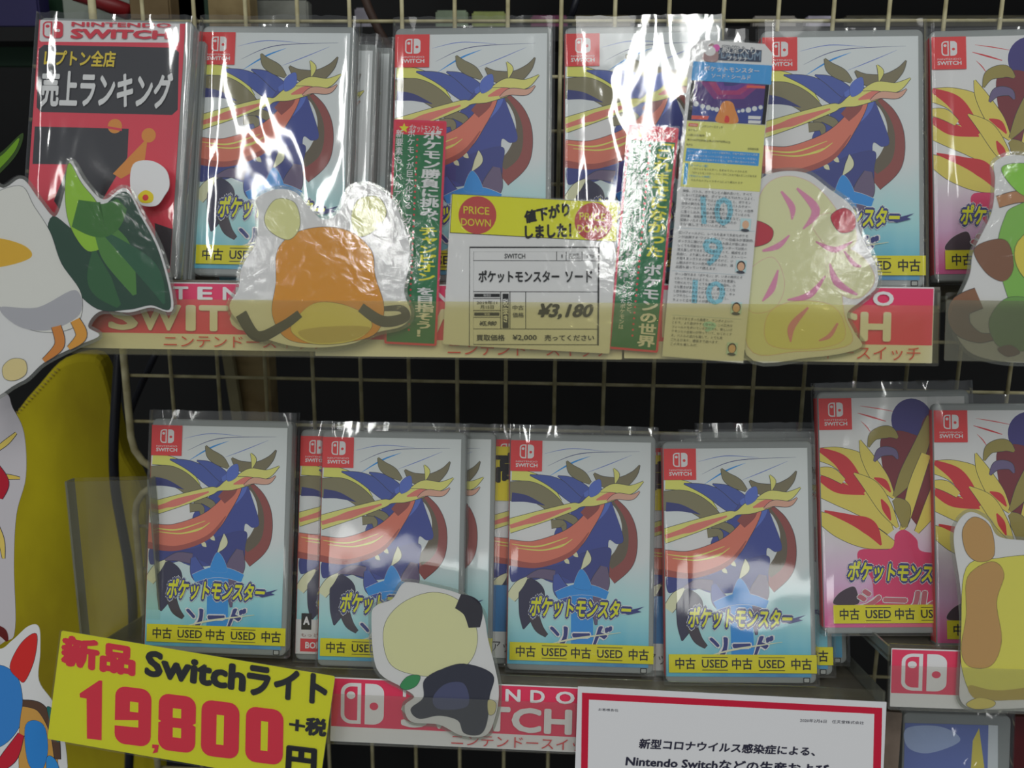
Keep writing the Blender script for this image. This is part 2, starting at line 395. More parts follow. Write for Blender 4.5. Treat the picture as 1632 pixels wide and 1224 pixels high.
# ------------------------------------------------------------------ wire grids
G = .04
def on_grid(px, py, Y=0.0):
    return Plane(Y, 0, 0).at(px, py)
grid = thing('wire_grid', 'cream coated wire grid panel behind the upper shelf, in front of darkness', 'wire grid', (0, 0, 0), 'cream wire grid panels')
xl = on_grid(200, 600).x; zb = on_grid(300, 752).z
for i in range(-7, 14):
    zlo = zb
    a = i*G
    if i <= -8: continue
    tube('vertical_wire', [(a, 0, zlo), (a, 0, .40)], .0016, M_WIRE, grid)
for k in range(-1, 10):
    if k*G > .395: continue
    tube('horizontal_wire', [(xl, .0032, k*G), (.60, .0032, k*G)], .0014, M_WIRE, grid)
tube('frame_rail', [(xl, 0, .42), (xl, 0, zb+.03)] + [(xl+.028-.028*math.cos(t), 0, zb+.03-.03*math.sin(t)) for t in (.4, .8, 1.2, 1.57)] + [(.60, 0, zb)], .0030, M_WIRE, grid, 10)
grid2 = thing('wire_grid', 'cream coated wire grid panel behind the lower shelf, with rounded upper left corner', 'wire grid', (0, 0, -.1), 'cream wire grid panels')
zt = zb-.012; xl2 = on_grid(216, 830).x
def T2(*a, **k):
    o = tube(*a, **k); o.location = (0, 0, .1); return o
for i in range(-7, 14):
    T2('vertical_wire', [(i*G, 0, -.40), (i*G, 0, zt)], .0016, M_WIRE, grid2)
for k in range(1, 9):
    T2('horizontal_wire', [(xl2, .0032, zt-k*G), (.60, .0032, zt-k*G)], .0014, M_WIRE, grid2)
T2('frame_rail', [(xl2, 0, -.42), (xl2, 0, zt-.03)] + [(xl2+.028-.028*math.cos(t), 0, zt-.03+.03*math.sin(t)) for t in (.4, .8, 1.2, 1.57)] + [(.60, 0, zt)], .0028, M_WIRE, grid2, 10)

# post and boards behind the grid
_sz = Plane(.13, 0, 0).at(800, 46).z
sh = box('trim_3', -.9, .115, _sz-.012, 1.0, .20, _sz, M_DARK); sh['kind'] = 'structure'
p0 = on_grid(370, 560, .09); p1 = on_grid(424, 560, .09)
tag(box('support_post', p0.x, .085, -.6, p1.x+.004, .105, .46, M_POST), 'brown worn board post standing behind the wire grid left of centre', 'post')
SHELF_Z = on_grid(800, 46, .13).z
def bgbox(name, px0, py0, px1, py1, Y, mat, label, cat, group=None, depth=.02):
    a = on_grid(px0, py1, Y); b = on_grid(px1, py0, Y)
    if name == 'storage_box': a.z = SHELF_Z
    o = box(name, a.x, Y, a.z, b.x, Y+depth, b.z, mat, bevel=.0015); return tag(o, label, cat, group)
bgbox('support_post', 208, -30, 268, 33, .05, noisy('tan_card', (112, 92, 60), (136, 116, 80), 14, .8, .1), 'tan folded card post at the top edge left of the brown post', 'post')
v0 = on_grid(352, 560, .075); v1 = on_grid(368, 560, .075); v2 = on_grid(380, 680, .075); v3 = on_grid(360+10, 680, .075)
o = slab('support_brace', [(v0.x, v0.z), (v1.x, v1.z), (v1.x+.012, v1.z-.13), (v0.x+.012, v0.z-.13)], .076, .083, noisy('pale_brace', (122, 116, 84), (142, 134, 100), 20, .7, .1))
tag(o, 'narrow pale slanting brace against the left side of the brown post', 'brace')
bgbox('storage_box', 100, -40, 205, 17, .14, noisy('pale_green_box', (120, 130, 118), (150, 158, 146), 5, .6, .05), 'pale greenish box at the top left edge beside the red pipe', 'box')
bgbox('storage_box', -30, -40, 56, 12, .12, noisy('dark_blue_box', (22, 20, 60), (40, 32, 92), 5, .6, .05), 'dark blue box in the very top left corner', 'box')
bgbox('storage_box', 268, -40, 325, 22, .16, noisy('pale_white_box', (126, 128, 110), (160, 160, 142), 5, .6, .05), 'dull white box at the top edge between the tan card and brown post', 'box')
tag(tube('pipe', [on_grid(118, -12, .11), on_grid(160, 2, .11), on_grid(206, 20, .11)], .007, noisy('red_pipe_paint', (110, 14, 18), (150, 24, 30), 10, .4, .05)), 'dull red pipe crossing the top left corner', 'pipe')
clut = [(395, 0, 490, 30, (150, 152, 142), 'dull white carton behind the grid right of the brown post'),
        (565, 12, 592, 32, (168, 164, 176), 'small pale lilac box behind the top of the grid'),
        (694, 16, 745, 36, (150, 168, 138), 'pale green box behind the grid above the third case'),
        (752, 18, 806, 36, (160, 172, 96), 'lime green box behind the grid above the third case'),
        (846, 24, 905, 38, (140, 40, 96), 'magenta box behind the grid above the price down card'),
        (912, 24, 1005, 38, (104, 96, 66), 'olive box low behind the top of the grid'),
        (1072, 24, 1150, 38, (30, 84, 56), 'dark green box behind the grid above the tall review slip'),
        (1200, 25, 1270, 42, (172, 166, 156), 'cream box behind the grid above the pink cut-out'),
        (1285, 25, 1330, 40, (196, 190, 206), 'bright pale box behind the grid right of the cream box'),
        (1345, 24, 1640, 50, (74, 70, 48), 'long olive drab carton behind the top right grid')]
for i, (a, b, c, d, colr, lb) in enumerate(clut):
    bgbox('storage_box', a, b, c, d, .13+.004*i, noisy('box_card', tuple(int(v*.75) for v in colr), colr, 30, .6, .05), lb, 'box', 'storage boxes behind the top of the grid', .015)
tag(tube('cable', [on_grid(575, -20, .05), on_grid(588, 15, .05), on_grid(602, 45, .05), on_grid(640, 110, .05)], .0035, noisy('brown_cable', (58, 40, 32), (78, 56, 44), 20, .6)), 'brown cable hanging behind the grid at the top', 'cable')
tag(tube('strap', [on_grid(924, -20, .04), on_grid(916, 8, .04), on_grid(908, 34, .04)], .0028, M_CABLE), 'thin black strap hanging behind the top of the grid', 'strap')

# ------------------------------------------------------------------ left side: yellow felt, cables, clear holder
yp = Plane(.035, -.1, 0)
yl = [(-10, 1300), (-8, 760), (18, 668), (60, 612), (100, 572), (152, 566), (172, 610), (184, 672), (198, 724), (222, 768), (238, 840), (240, 1000), (236, 1300)]
yw = [yp.at(*p) for p in yl]
ycl = thing('felt_panel', 'large padded yellow felt panel with a stitched edge, left of the wire grid', 'fabric panel', (0, .035, 0))
lp = catmull([(v.x, v.z) for v in yw], 4)
V = []; Fc = []; n = len(lp); cx = sum(p[0] for p in lp)/n; cz = sum(p[1] for p in lp)/n
rings = [(1.0, .016), (1.0, .006), (.985, .001), (.95, -.001)]
for sc_, y in rings: V += [(cx+(x-cx)*sc_, y, cz+(z-cz)*sc_) for x, z in lp]
for r in range(len(rings)-1):
    for i in range(n):
        j = (i+1) % n; Fc.append([r*n+i, r*n+j, (r+1)*n+j, (r+1)*n+i])
for t in tess(lp): Fc.append([k+(len(rings)-1)*n for k in t])
link_mesh('felt', V, Fc, M_CLOTH, ycl, smooth=False)
M_ST = noisy('tan_thread', (150, 128, 60), (180, 160, 84), 20)
for k in range(16):
    a = yp.at(30+k*4.3, 655-k*4.6)
    tube('stitch', [(a.x-.0012, -.0022, a.z), (a.x+.0012, -.0022, a.z-.0016)], .0005, M_ST, ycl, 5)
tag(tube('cable', catmull([tuple(Plane(y, 0, 0).at(x, z)) for x, z, y in ((190, 560, .03), (184, 650, .02), (181, 720, .014), (184, 780, .012), (196, 850, .012), (206, 910, .012), (212, 1000, .012), (205, 1240, .01))], 6, False), .0042, M_CABLE, None, 10),
    'thick dark navy cable hanging in front of the yellow felt panel', 'cable')
tag(tube('cable', catmull([tuple(Plane(.06, 0, 0).at(x, z)) for x, z in ((250, 560), (214, 640), (196, 700), (205, 760), (225, 840))], 6, False), .003, M_CABLE, None, 8),
    'thin black cable curving behind the left end of the wire grid', 'cable')
hp = Plane(-.135, -.15, .1)
hf = Frame.corners(hp, (102, 768), (236, 765), (98, 1050))
hold = thing('clear_holder', 'empty scuffed clear acrylic card holder in front of the yellow felt panel', 'card holder', hf)
M_HOLD = film('clear_acrylic', (.985, .98, .95), rough=.2, haze=.012, hazecol=(.5, .48, .36), bump=.1, scale=30)
slab('front_pane', rrect(0, 0, hf.w, hf.h, .001), 0, .0012, M_HOLD, hold)
slab('back_pane', rrect(0, 0, hf.w, hf.h, .001), .012, .0132, M_HOLD, hold)
box('side_edge', 0, .0012, 0, .0014, .012, hf.h, M_EDGE, hold); box('side_edge', hf.w-.0014, .0012, 0, hf.w, .012, hf.h, M_EDGE, hold)
box('base_edge', .0014, .0012, 0, hf.w-.0014, .012, .0014, M_EDGE, hold)

# ------------------------------------------------------------------ shelf trays
UP_S = Plane(-.163, .07, .2); LO_S = Plane(-.180, -.2, .2); RU_S = Plane(-.160, .07, .2); RL_S = Plane(-.176, -.17, .2)
def tray(pl, TL, TR, BL, back, label, dz=0, mat=M_TRAY, edge=True):
    f = Frame.corners(pl.off(-.002), TL, TR, BL)
    t = thing('shelf_tray', label, 'shelf', f, 'clear plastic shelf trays hooked on the wire grid')
    slab('front_plate', rrect(0, 0, f.w, f.h, .0015), 0, .0015, M_ACRYL, t)
    box('tray_floor', 0, .0015, f.h-.006+dz, f.w, back, f.h-.004+dz, mat, t)
    box('rear_lip', 0, back, f.h-.006+dz, f.w, back+.0015, f.h+.012+dz, mat, t)
    for x in (0, f.w-.0015): box('end_wall', x, .0015, f.h-.012, x+.0015, back, f.h-.002, M_EDGE, t)
    return t, f
tray(UP_S, (-60, 446), (1500, 461), (-60, 562), .105, 'long clear plastic shelf tray holding the upper row of cases', .0055)
tray(RU_S, (1508, 466), (1800, 468), (1508, 574), .10, 'smoky plastic shelf tray at the right edge under the leaf green cut-out')
tray(LO_S, (110, 1049), (1412, 1100), (110, 1168), .12, 'long clear plastic shelf tray holding the lower row of cases', -.0085)
tray(RL_S, (1417, 1026), (1800, 1040), (1417, 1130), .09, 'short plastic shelf tray at right carrying the red cases', -.004)

# ------------------------------------------------------------------ label strips
def strip(pl, TL, TR, BL, label, main=(214, 60, 96), sub=(190, 60, 62)):
    """white card with a pink-red field, controller emblem, NINTENDO / SWITCH and the katakana line"""
    f = Frame.corners(pl, TL, TR, BL); w_, h = f.w, f.h
    t = thing('label_strip', label, 'sign', f, 'pink and white console name strips on the shelf fronts')
    slab('card', rrect(0, 0, w_, h, .0004, 1), 0, .0004, WHITE, t)
    k = w_; P = Print(.00005); pk = ink(*main); zt_, zl = h-.0008, h*.235
    P.rect(.0004, zl, k-.0004, zt_, pk); ht = zt_-zl
    switch_logo(P, bil((k*.036, zt_-ht*.08), (k*.192, zt_-ht*.08), (k*.192, zl+ht*.07), (k*.036, zl+ht*.07)), WHITE, pk)
    e = P.build('printed_field', t)
    P = Print(.0004)
    def T(s, x0, y0, x1, y1, m=WHITE, off=.012): P.text(s, [(k*x0, zl+ht*y1), (k*x1, zl+ht*y1), (k*x1, zl+ht*y0), (k*x0, zl+ht*y0)], m, off, 3)
    for ch, x0, x1 in zip('NINTENDO', (.262, .346, .388, .467, .547, .628, .716, .806), (.310, .356, .436, .512, .590, .677, .763, .868)): T(ch, x0, .69, x1, .93, off=.03)
    for ch, x0, x1 in zip('SWITCH', (.262, .356, .514, .555, .655, .770), (.345, .488, .533, .640, .750, .858)): T(ch, x0, .08, x1, .55, off=.035)
    P.text('ニンテンドースイッチ', [(k*.437, zl*.88), (k*.96, zl*.88), (k*.96, zl*.14), (k*.437, zl*.14)], ink(*sub), 0, 3)
    P.build('lettering', t)
    return t
strip(UP_S, (50, 447), (542, 453), (50, 553), 'pink and white strip half hidden by the white and green cut-out on the upper shelf', (216, 66, 100))
strip(UP_S.off(-.0008), (503, 452), (993, 456), (503, 567), 'pink and white strip hidden behind the price down card on the upper shelf')
strip(UP_S, (997, 452), (1489, 458), (997, 571), 'pink and white strip at the right end of the upper shelf')
strip(LO_S, (528, 1079), (975, 1098), (528, 1181), 'pink and white strip beside the yellow price sign on the lower shelf', (206, 54, 84))
strip(RL_S, (1421, 1033), (1890, 1048), (1418, 1126), 'pink and white strip with controller emblem under the tan and yellow cut-out', (214, 60, 88))

# pocket films in front of the strips
def pocket(pl, TL, TR, BL, mat, label, fwd):
    f = Frame.corners(pl.off(fwd), TL, TR, BL)
    o = slab('pocket_film', rrect(0, 0, f.w, f.h, .0006, 1), 0, .0003, mat, None, M_EDGE, f.matrix())
    tag(o, label, 'plastic film', 'clear pockets on the shelf fronts')
    return o
pocket(UP_S, (-60, 474), (1497, 487), (-60, 561), M_CREAM, 'yellowed pocket film along the front of the upper shelf', .0105)
pocket(RU_S, (1508, 478), (1800, 482), (1508, 575), M_SMOKE, 'smoky pocket film under the leaf green cut-out at right', .0085)
pocket(LO_S, (500, 1105), (1410, 1140), (498, 1184), M_CLEAR, 'clear pocket film along the front of the lower shelf', .0055)
pocket(RL_S, (1417, 1061), (1800, 1072), (1417, 1131), M_CLEAR, 'clear pocket film under the tan and yellow cut-out', .0065)

# ------------------------------------------------------------------ game cases
CW, CH, CD = .105, .170, .011
def case_frame(x, y, z, lean_deg, roll_deg):
    le = math.radians(lean_deg); r = math.radians(roll_deg)
    u = Vector((1, 0, 0)); v = Vector((0, math.sin(le), math.cos(le)))
    return Frame(Vector((x, y, z)), math.cos(r)*u+math.sin(r)*v, -math.sin(r)*u+math.cos(r)*v)
L3 = case_frame(.0102, -.1377, -.179, 15.4, .25)
L5 = case_frame(.2333, -.1345, -.144, 15.4, 2.2)
U0 = case_frame(-.3106, -.1474, .1047, 15.4, -1.61)

def shell_lid(name, y0, y1, mat, parent, w_=CW, h=CH):
    loops = []
    for ins, y in ((.0012, y0), (.0003, y0+.0004), (0, y0+.001), (0, y1)):
        loops.append([(x, y, z) for x, z in rrect(ins, ins, w_-ins, h-ins, .0042-ins, 4)])
    n = len(loops[0]); V = [p for l in loops for p in l]; Fc = []
    for r in range(3):
        for i in range(n):
            j = (i+1) % n; Fc.append([r*n+i, (r+1)*n+i, (r+1)*n+j, r*n+j])
    Fc.append(list(range(n))); Fc.append([3*n+i for i in range(n)][::-1])
    return link_mesh(name, V, Fc, mat, parent)
def sleeve(parent, mat, seed, w_=CW, h=CH, top=.0065, amp=.0004, d=CD):
    """open-topped clear bag: rippled front sheet, side gussets, back sheet and a loose flap above the case"""
    R_ = random.Random(seed); nx, nz = 30, 24; V = []; Fc = []
    x0, x1, z0, z1 = -.0012, w_+.0018, -.0012, h+top
    for iz in range(nz+1):
        for ix in range(nx+1):
            a, b = ix/nx, iz/nz; e = min(1, 6*min(a, 1-a))
            y = -.0023 - e*amp*(math.sin(a*5.3+seed)+math.sin(b*7.1+seed*2+a*3)) * .9 + R_.uniform(-1, 1)*amp*.10*e
            y -= .0009*math.exp(-((a-.085)/.022)**2) + .0006*math.exp(-((a-.955)/.02)**2)
            if b > .965: y += R_.uniform(-.0006, .0012)
            V.append((x0+(x1-x0)*a, min(y, -.0020), z0+(z1-z0)*b + (R_.uniform(-.0006, .0006) if iz == nz else 0)))
    for iz in range(nz):
        for ix in range(nx):
            k = iz*(nx+1)+ix; Fc.append([k, k+1, k+nx+2, k+nx+1])
    b0 = len(V); V += [(x0, d+.0012, z0), (x1, d+.0012, z0), (x1, d+.0012, z1), (x0, d+.0012, z1)]
    Fc += [[b0, b0+3, b0+2, b0+1], [0, nx, b0+1, b0], ]
    L_ = [iz*(nx+1) for iz in range(nz+1)]; R2 = [iz*(nx+1)+nx for iz in range(nz+1)]
    Fc += [[b0]+L_+[b0+3], [b0+2]+R2[::-1]+[b0+1]]
    return link_mesh('plastic_sleeve', V, Fc, mat, parent, smooth=True)
def badge(parent, x0=.0005):
    P = Print(.0010, 8e-6); r = ink(200, 48, 50)
    P.rect(x0, CH-.0270, x0+.0228, CH-.0048, r)
    switch_logo(P, bil((x0+.0065, CH-.0078), (x0+.0168, CH-.0078), (x0+.0168, CH-.0178), (x0+.0065, CH-.0178)), WHITE, r)
    P.text('NINTENDO', [(x0+.0038, CH-.0195), (x0+.0194, CH-.0195), (x0+.0194, CH-.0207), (x0+.0038, CH-.0207)], WHITE)
    P.text('SWITCH', [(x0+.0038, CH-.0215), (x0+.0194, CH-.0215), (x0+.0194, CH-.0240), (x0+.0038, CH-.0240)], WHITE, .03)
    return P.build('console_badge', parent)
def title(parent, f, quad, mats=(NAVY, YEL), z=.0011):
    P = Print(z, 1e-5); TL, TR, BR, BL = quad
    P.text('ポケットモンスター', quad, WHITE, .19, 1); P.up(3); P.text('ポケットモンスター', quad, mats[0], .15, 1); P.up(3)
    P.poly([(BR[0]-.006, BR[1]+.0045), (TR[0]+.009, BR[1]+.009), (TR[0]+.004, BR[1]+.0062), (TR[0]+.007, BR[1]+.0052), (BR[0]-.001, BR[1]+.0028)], mats[0])
    P.text('ポケットモンスター', quad, mats[1], .035, 2)
    return P.build('title_lettering', parent)
def used_sticker(parent, x0=.0022, z0=.0075, x1=.1050, z1=.0203, text=('中古', 'USED', '中古', 'USED', '中古')):
    P = Print(.0015); P.rect(x0, z0, x1, z1, USEDYEL); s = P.build('used_sticker', parent)
    P = Print(.0016, 8e-6); w_ = x1-x0; h = z1-z0; L_ = (.045, .225, .43, .61, .83)
    for t, a in zip(text, L_):
        if t == 'USED':
            X0, X1 = x0+w_*a, x0+w_*(a+.175)
            P.text(t, [(X0, z0+h*.72), (X1, z0+h*.72), (X1, z0+h*.28), (X0, z0+h*.28)], BLACK, .02)
            P.rect(X0, z0+h*.83, X1, z0+h*.865, BLACK); P.rect(X0, z0+h*.135, X1, z0+h*.17, BLACK)
        else:
            X0, X1 = x0+w_*a, x0+w_*(a+.135)
            P.text(t, [(X0, z0+h*.80), (X1, z0+h*.80), (X1, z0+h*.20), (X0, z0+h*.20)], BLACK, .025)
    P.build('sticker_lettering', s); return s

BND = (.0005, .0045, .1015, .1652)
def insert(parent, mat):
    return slab('cover_insert', [(BND[0], BND[1]), (BND[2], BND[1]), (BND[2], BND[3]), (BND[0], BND[3])], -.0004, -.0001, mat, parent)
M_BLUECOVER = gradient_paper('blue_cover_print', [(58, 104, 168), (92, 168, 190), (150, 196, 214)], (194, 205, 213))
M_REDCOVER = gradient_paper('red_cover_print', [(214, 96, 92), (196, 84, 138), (200, 160, 190)], (204, 204, 206))

def blue_art(parent):
    """plain abstract swirls in the cover's own blues, khaki, salmon and yellow"""
    a = L3.crop(800, 600, 3.824); b = L3.crop(780, 860, 4.708); P = Print(.0004, 4e-6, BND)
    s = .463e-3/3.824   # metres per crop pixel
    def R(f, pts, m, line=LINE, lw=.00034): P.ribbon([(*f(x, y), w_*s) for x, y, w_ in pts], m, line, lw)
    BLU = ink(62, 80, 150); DB = ink(44, 50, 108); KH = ink(118, 112, 82); YB = ink(206, 196, 108); PY = ink(206, 204, 96); SA = ink(196, 108, 88)
    BR = ink(132, 66, 62); PK = ink(208, 112, 100); CR = ink(206, 200, 164); DK = ink(40, 38, 66); SKY = ink(40, 130, 198); MAU = ink(96, 82, 110); LB = ink(78, 100, 176)
    for pts, m, wd in (([(260, 470), (420, 440), (620, 455)], LB, 3), ([(280, 545), (480, 470), (840, 458)], NAVY, 3), ([(285, 610), (420, 530), (540, 485)], SKY, 7), ([(520, 585), (640, 540), (790, 480)], LB, 3)):
        R(a, [(*pts[0], 1), (*pts[1], wd*1.4), (*pts[2], 1)], m, None)
    R(a, [(60, 600, 60), (160, 610, 60), (270, 660, 50), (360, 760, 10)], PY)                      # pale yellow sweep
    R(a, [(40, 700, 110), (180, 700, 110), (310, 780, 100), (430, 930, 60)], KH)                    # khaki sweep
    R(a, [(170, 600, 4), (300, 640, 60), (430, 720, 90), (530, 800, 60)], BLU)
    R(a, [(340, 606, 4), (420, 640, 50), (500, 700, 70), (540, 740, 40)], BLU)
    R(a, [(60, 735, 56), (150, 745, 40), (260, 785, 3)], DB, None)
    R(a, [(395, 515, 6), (430, 570, 56), (490, 610, 60), (540, 650, 16)], KH)
    R(a, [(650, 730, 30), (745, 830, 50), (785, 960, 70), (760, 1120, 90), (650, 1215, 110)], BR)    # rust loop
    R(a, [(655, 735, 10), (728, 850, 22), (750, 960, 40), (720, 1080, 70), (650, 1150, 60)], ink(92, 82, 66), None)
    P.blob([a(*p) for p in ((540, 680), (640, 720), (690, 830), (740, 990), (700, 1020), (650, 1000), (640, 1140), (560, 1230), (330, 1260), (200, 1180), (300, 1060), (330, 930), (430, 820))], ink(54, 66, 136), LINE, .00025)
    R(a, [(500, 720, 20), (560, 720, 90), (600, 760, 120), (560, 860, 60), (470, 920, 10)], LB, None)
    P.blob([a(*p) for p in ((90, 960), (200, 890), (310, 880), (330, 930), (250, 1000), (150, 1000))], ink(202, 206, 206), None)
    R(a, [(300, 900, 50), (370, 900, 40), (380, 960, 10)], KH); R(a, [(380, 850, 40), (440, 880, 44), (455, 930, 12)], KH)
    P.blob([b(*p) for p in ((165, 190), (300, 200), (520, 190), (700, 100), (900, 60), (900, 180), (880, 300), (740, 380), (600, 300), (480, 260), (350, 300), (240, 300), (165, 310))], ink(50, 58, 122), LINE, .00025)
    R(b, [(160, 440, 60), (230, 350, 70), (300, 290, 30)], CR); R(b, [(300, 290, 20), (320, 400, 150), (280, 560, 90), (255, 670, 4)], DK)
    R(b, [(330, 560, 60), (370, 660, 50), (430, 720, 20)], ink(58, 50, 58)); R(b, [(280, 280, 10), (380, 255, 50), (490, 270, 60)], MAU)
    R(b, [(500, 260, 30), (540, 380, 90), (620, 440, 60)], BLU); R(b, [(860, 200, 40), (830, 330, 110), (790, 460, 60), (800, 640, 10)], MAU)
    R(b, [(560, 130, 4), (580, 160, 26), (600, 180, 3)], CR, None); R(b, [(620, 70, 4), (645, 110, 26), (665, 130, 3)], CR, None); R(b, [(735, 80, 4), (735, 150, 44), (690, 220, 6)], CR)
    # salmon ribbon with its own fold
    R(a, [(40, 1070, 150), (200, 1080, 150), (400, 1010, 140), (520, 890, 90), (590, 770, 70), (610, 700, 20)], SA)
    R(a, [(40, 1130, 40), (220, 1150, 30), (420, 1080, 26), (530, 950, 6)], ink(150, 74, 66), None)
    R(a, [(500, 850, 60), (560, 790, 66), (600, 740, 20)], BR, None)
    for q in (((60, 1020, 3), (220, 1035, 9), (400, 980, 3)), ((90, 1045, 3), (250, 1058, 8), (380, 1020, 3)), ((260, 1060, 3), (360, 1035, 8), (430, 990, 3))): R(a, list(q), PY, None)
    # straight yellow bar with a pink core, rounded end
    R(a, [(40, 912, 84), (250, 850, 70), (430, 795, 46), (480, 782, 22), (560, 752, 70), (700, 715, 60), (740, 700, 20)], YB)
    R(a, [(50, 915, 24), (150, 885, 30), (230, 862, 44), (420, 800, 10)], PK, None); R(a, [(575, 752, 8), (650, 728, 40), (712, 712, 10)], PK, None)
    # plain leaves and dots where the design closes at the top right
    R(a, [(560, 590, 8), (620, 640, 60), (720, 650, 70), (800, 600, 40), (840, 540, 4)], ink(112, 104, 78)); R(a, [(600, 700, 6), (680, 680, 50), (780, 690, 50), (862, 640, 4)], YB)
    R(a, [(640, 760, 6), (700, 730, 34), (790, 735, 30), (840, 700, 4)], ink(196, 150, 130)); R(a, [(680, 560, 4), (700, 600, 30), (690, 650, 6)], YB)
    P.blob([a(*p) for p in ((530, 680), (560, 640), (600, 630), (600, 700), (540, 735))], LB, LINE, .0002)
    # plain sky-blue column behind the lettering
    P.poly([b(*p) for p in ((612, 400), (775, 400), (778, 790), (612, 790))], SKY)
    R(b, [(505, 420, 50), (600, 385, 60), (690, 370, 66), (790, 385, 60), (885, 420, 50)], SKY, WHITE, .0002)
    P.blob([b(*p) for p in ((640, 360), (650, 280), (690, 220), (740, 280), (760, 370))], SKY, WHITE, .0002)
    return P.build('cover_artwork', parent)
def red_art(parent):
    a = L5.crop(1280, 600, 2.661); P = Print(.0004, 4e-6, BND); s = .44e-3/2.661
    def R(pts, m, line=LINE, lw=.00034): P.ribbon([(*a(x, y), w_*s) for x, y, w_ in pts], m, line, lw)
    YL = ink(216, 184, 84); RD = ink(184, 40, 48); MR = ink(108, 32, 42); OL = ink(138, 126, 62); PU = ink(52, 44, 110); MG = ink(198, 52, 98); DK = ink(60, 44, 56)
    for q in (((230, 155, 2), (290, 172, 7), (350, 190, 3)), ((240, 125, 1), (310, 135, 4), (390, 150, 1)), ((245, 190, 1), (270, 215, 4), (290, 245, 1))): R(list(q), RD, None)
    P.ell(*a(460, 185), 86*s, 92*s, PU); P.ell(*a(560, 230), 60*s, 80*s, MR)
    P.blob([a(*p) for p in ((330, 260), (400, 230), (480, 250), (560, 280), (600, 420), (560, 560), (500, 640), (430, 560), (380, 500), (340, 400))], MR, LINE, .00025)
    R([(60, 330, 50), (150, 345, 90), (240, 400, 130), (300, 520, 110), (370, 640, 40)], YL)
    R([(60, 470, 70), (160, 500, 100), (270, 540, 120), (370, 660, 30)], YL); R([(60, 590, 40), (160, 640, 90), (280, 680, 100), (400, 720, 20)], YL)
    R([(70, 310, 20), (160, 360, 60), (215, 440, 66), (260, 490, 20)], RD, None); R([(70, 430, 26), (150, 470, 50), (260, 500, 6)], RD, None)
    R([(90, 570, 8), (200, 605, 40), (280, 640, 66), (330, 715, 8)], RD, None); R([(70, 400, 30), (120, 410, 44), (170, 445, 26)], YL)
    R([(240, 270, 6), (270, 340, 50), (330, 440, 66), (385, 515, 12)], YL); R([(300, 430, 6), (340, 450, 30), (370, 490, 6)], RD, None)
    R([(215, 410, 6), (290, 470, 60), (350, 560, 56), (400, 640, 10)], YL); R([(330, 520, 6), (350, 560, 30), (370, 610, 6)], RD, None)
    R([(540, 170, 30), (500, 290, 60), (440, 420, 66), (385, 510, 12)], OL); R([(520, 330, 40), (470, 470, 50), (430, 620, 30), (410, 650, 6)], YL)
    R([(385, 520, 20), (420, 560, 66), (430, 640, 20)], OL); R([(600, 420, 70), (540, 560, 60), (480, 660, 20)], YL)
    R([(275, 300, 6), (300, 250, 40), (360, 235, 50), (400, 260, 10)], OL); R([(300, 360, 6), (330, 320, 36), (380, 320, 30), (400, 350, 6)], ink(96, 84, 120))
    P.blob([a(*p) for p in ((240, 735), (370, 730), (390, 670), (430, 650), (480, 690), (500, 740), (620, 760), (620, 860), (560, 1010), (330, 1010), (290, 860), (240, 800))], MG, None)
    P.blob([a(*p) for p in ((130, 965), (150, 920), (210, 890), (230, 920), (230, 965))], DK, WHITE, .0002)
    return P.build('cover_artwork', parent)

def spine_side(parent, m, name='spine_insert', right=False):
    x = CW+.0001 if right else -.0001
    return box(name, min(x, x+(-.0002 if not right else .0002)), .0009, .0045, max(x, x+(-.0002 if not right else .0002)), CD-.0009, .1655, m, parent)

def blue_case(frame, sticker=True, slv=M_SLEEVE, seed=1):
    t = thing('game_case', 'x', 'game case', frame, 'used game cases with blue swirl covers')
    shell_lid('front_lid', 0, .0052, M_SHELL, t); shell_lid('back_tray', .0057, CD, M_SHELL, t)
    c = insert(t, M_BLUECOVER); blue_art(c); badge(c)
    b = L3.crop(780, 860, 4.708)
    title(c, L3, Q4(b, (322, 420), (1068, 462), (1052, 592), (300, 570)))
    P = Print(.0011, 1e-5); q = Q4(b, (455, 648), (925, 655), (850, 782), (520, 790))
    P.text('ソード', q, WHITE, .11, 1); P.up(3); P.text('ソード', q, NAVY, .05, 2)
    P.ribbon([(*b(440, 785), .0003), (*b(640, 740), .0014), (*b(985, 695), .0003)], ink(206, 210, 168)); P.build('subtitle_lettering', c)
    spine_side(t, ink(186, 44, 44))
    if sticker: used_sticker(t)
    P = Print(.0003); P.poly(rrect(.0958, .0006, .1005, .0042, .0006), BLACK); P.poly(rrect(.0964, .0011, .0999, .0037, .0004), ink(150, 152, 148)); P.build('moulded_mark', t)
    sleeve(t, slv, seed); return t
def red_case(frame, slv=M_SLEEVE, seed=2):
    t = thing('game_case', 'x', 'game case', frame, 'used game cases with red and yellow swirl covers')
    shell_lid('front_lid', 0, .0052, M_SHELL, t); shell_lid('back_tray', .0057, CD, M_SHELL, t)
    c = insert(t, M_REDCOVER); red_art(c); badge(c)
    a = L5.crop(1280, 600, 2.661)
    title(c, L5, Q4(a, (196, 782), (655, 800), (645, 876), (186, 862)))
    P = Print(.0011, 1e-5); q = Q4(a, (238, 905), (660, 915), (650, 1000), (225, 985))
    P.text('シールド', q, WHITE, .09, 1); P.up(3); P.text('シールド', q, ink(176, 92, 104), .055, 2); P.build('subtitle_lettering', c)
    sp = spine_side(t, ink(196, 36, 44))
    used_sticker(t, .0065, .0075, .1050, .0203)
    sleeve(t, slv, seed); return t
def kids(o): return [c for c in bpy.data.objects if c.parent == o]
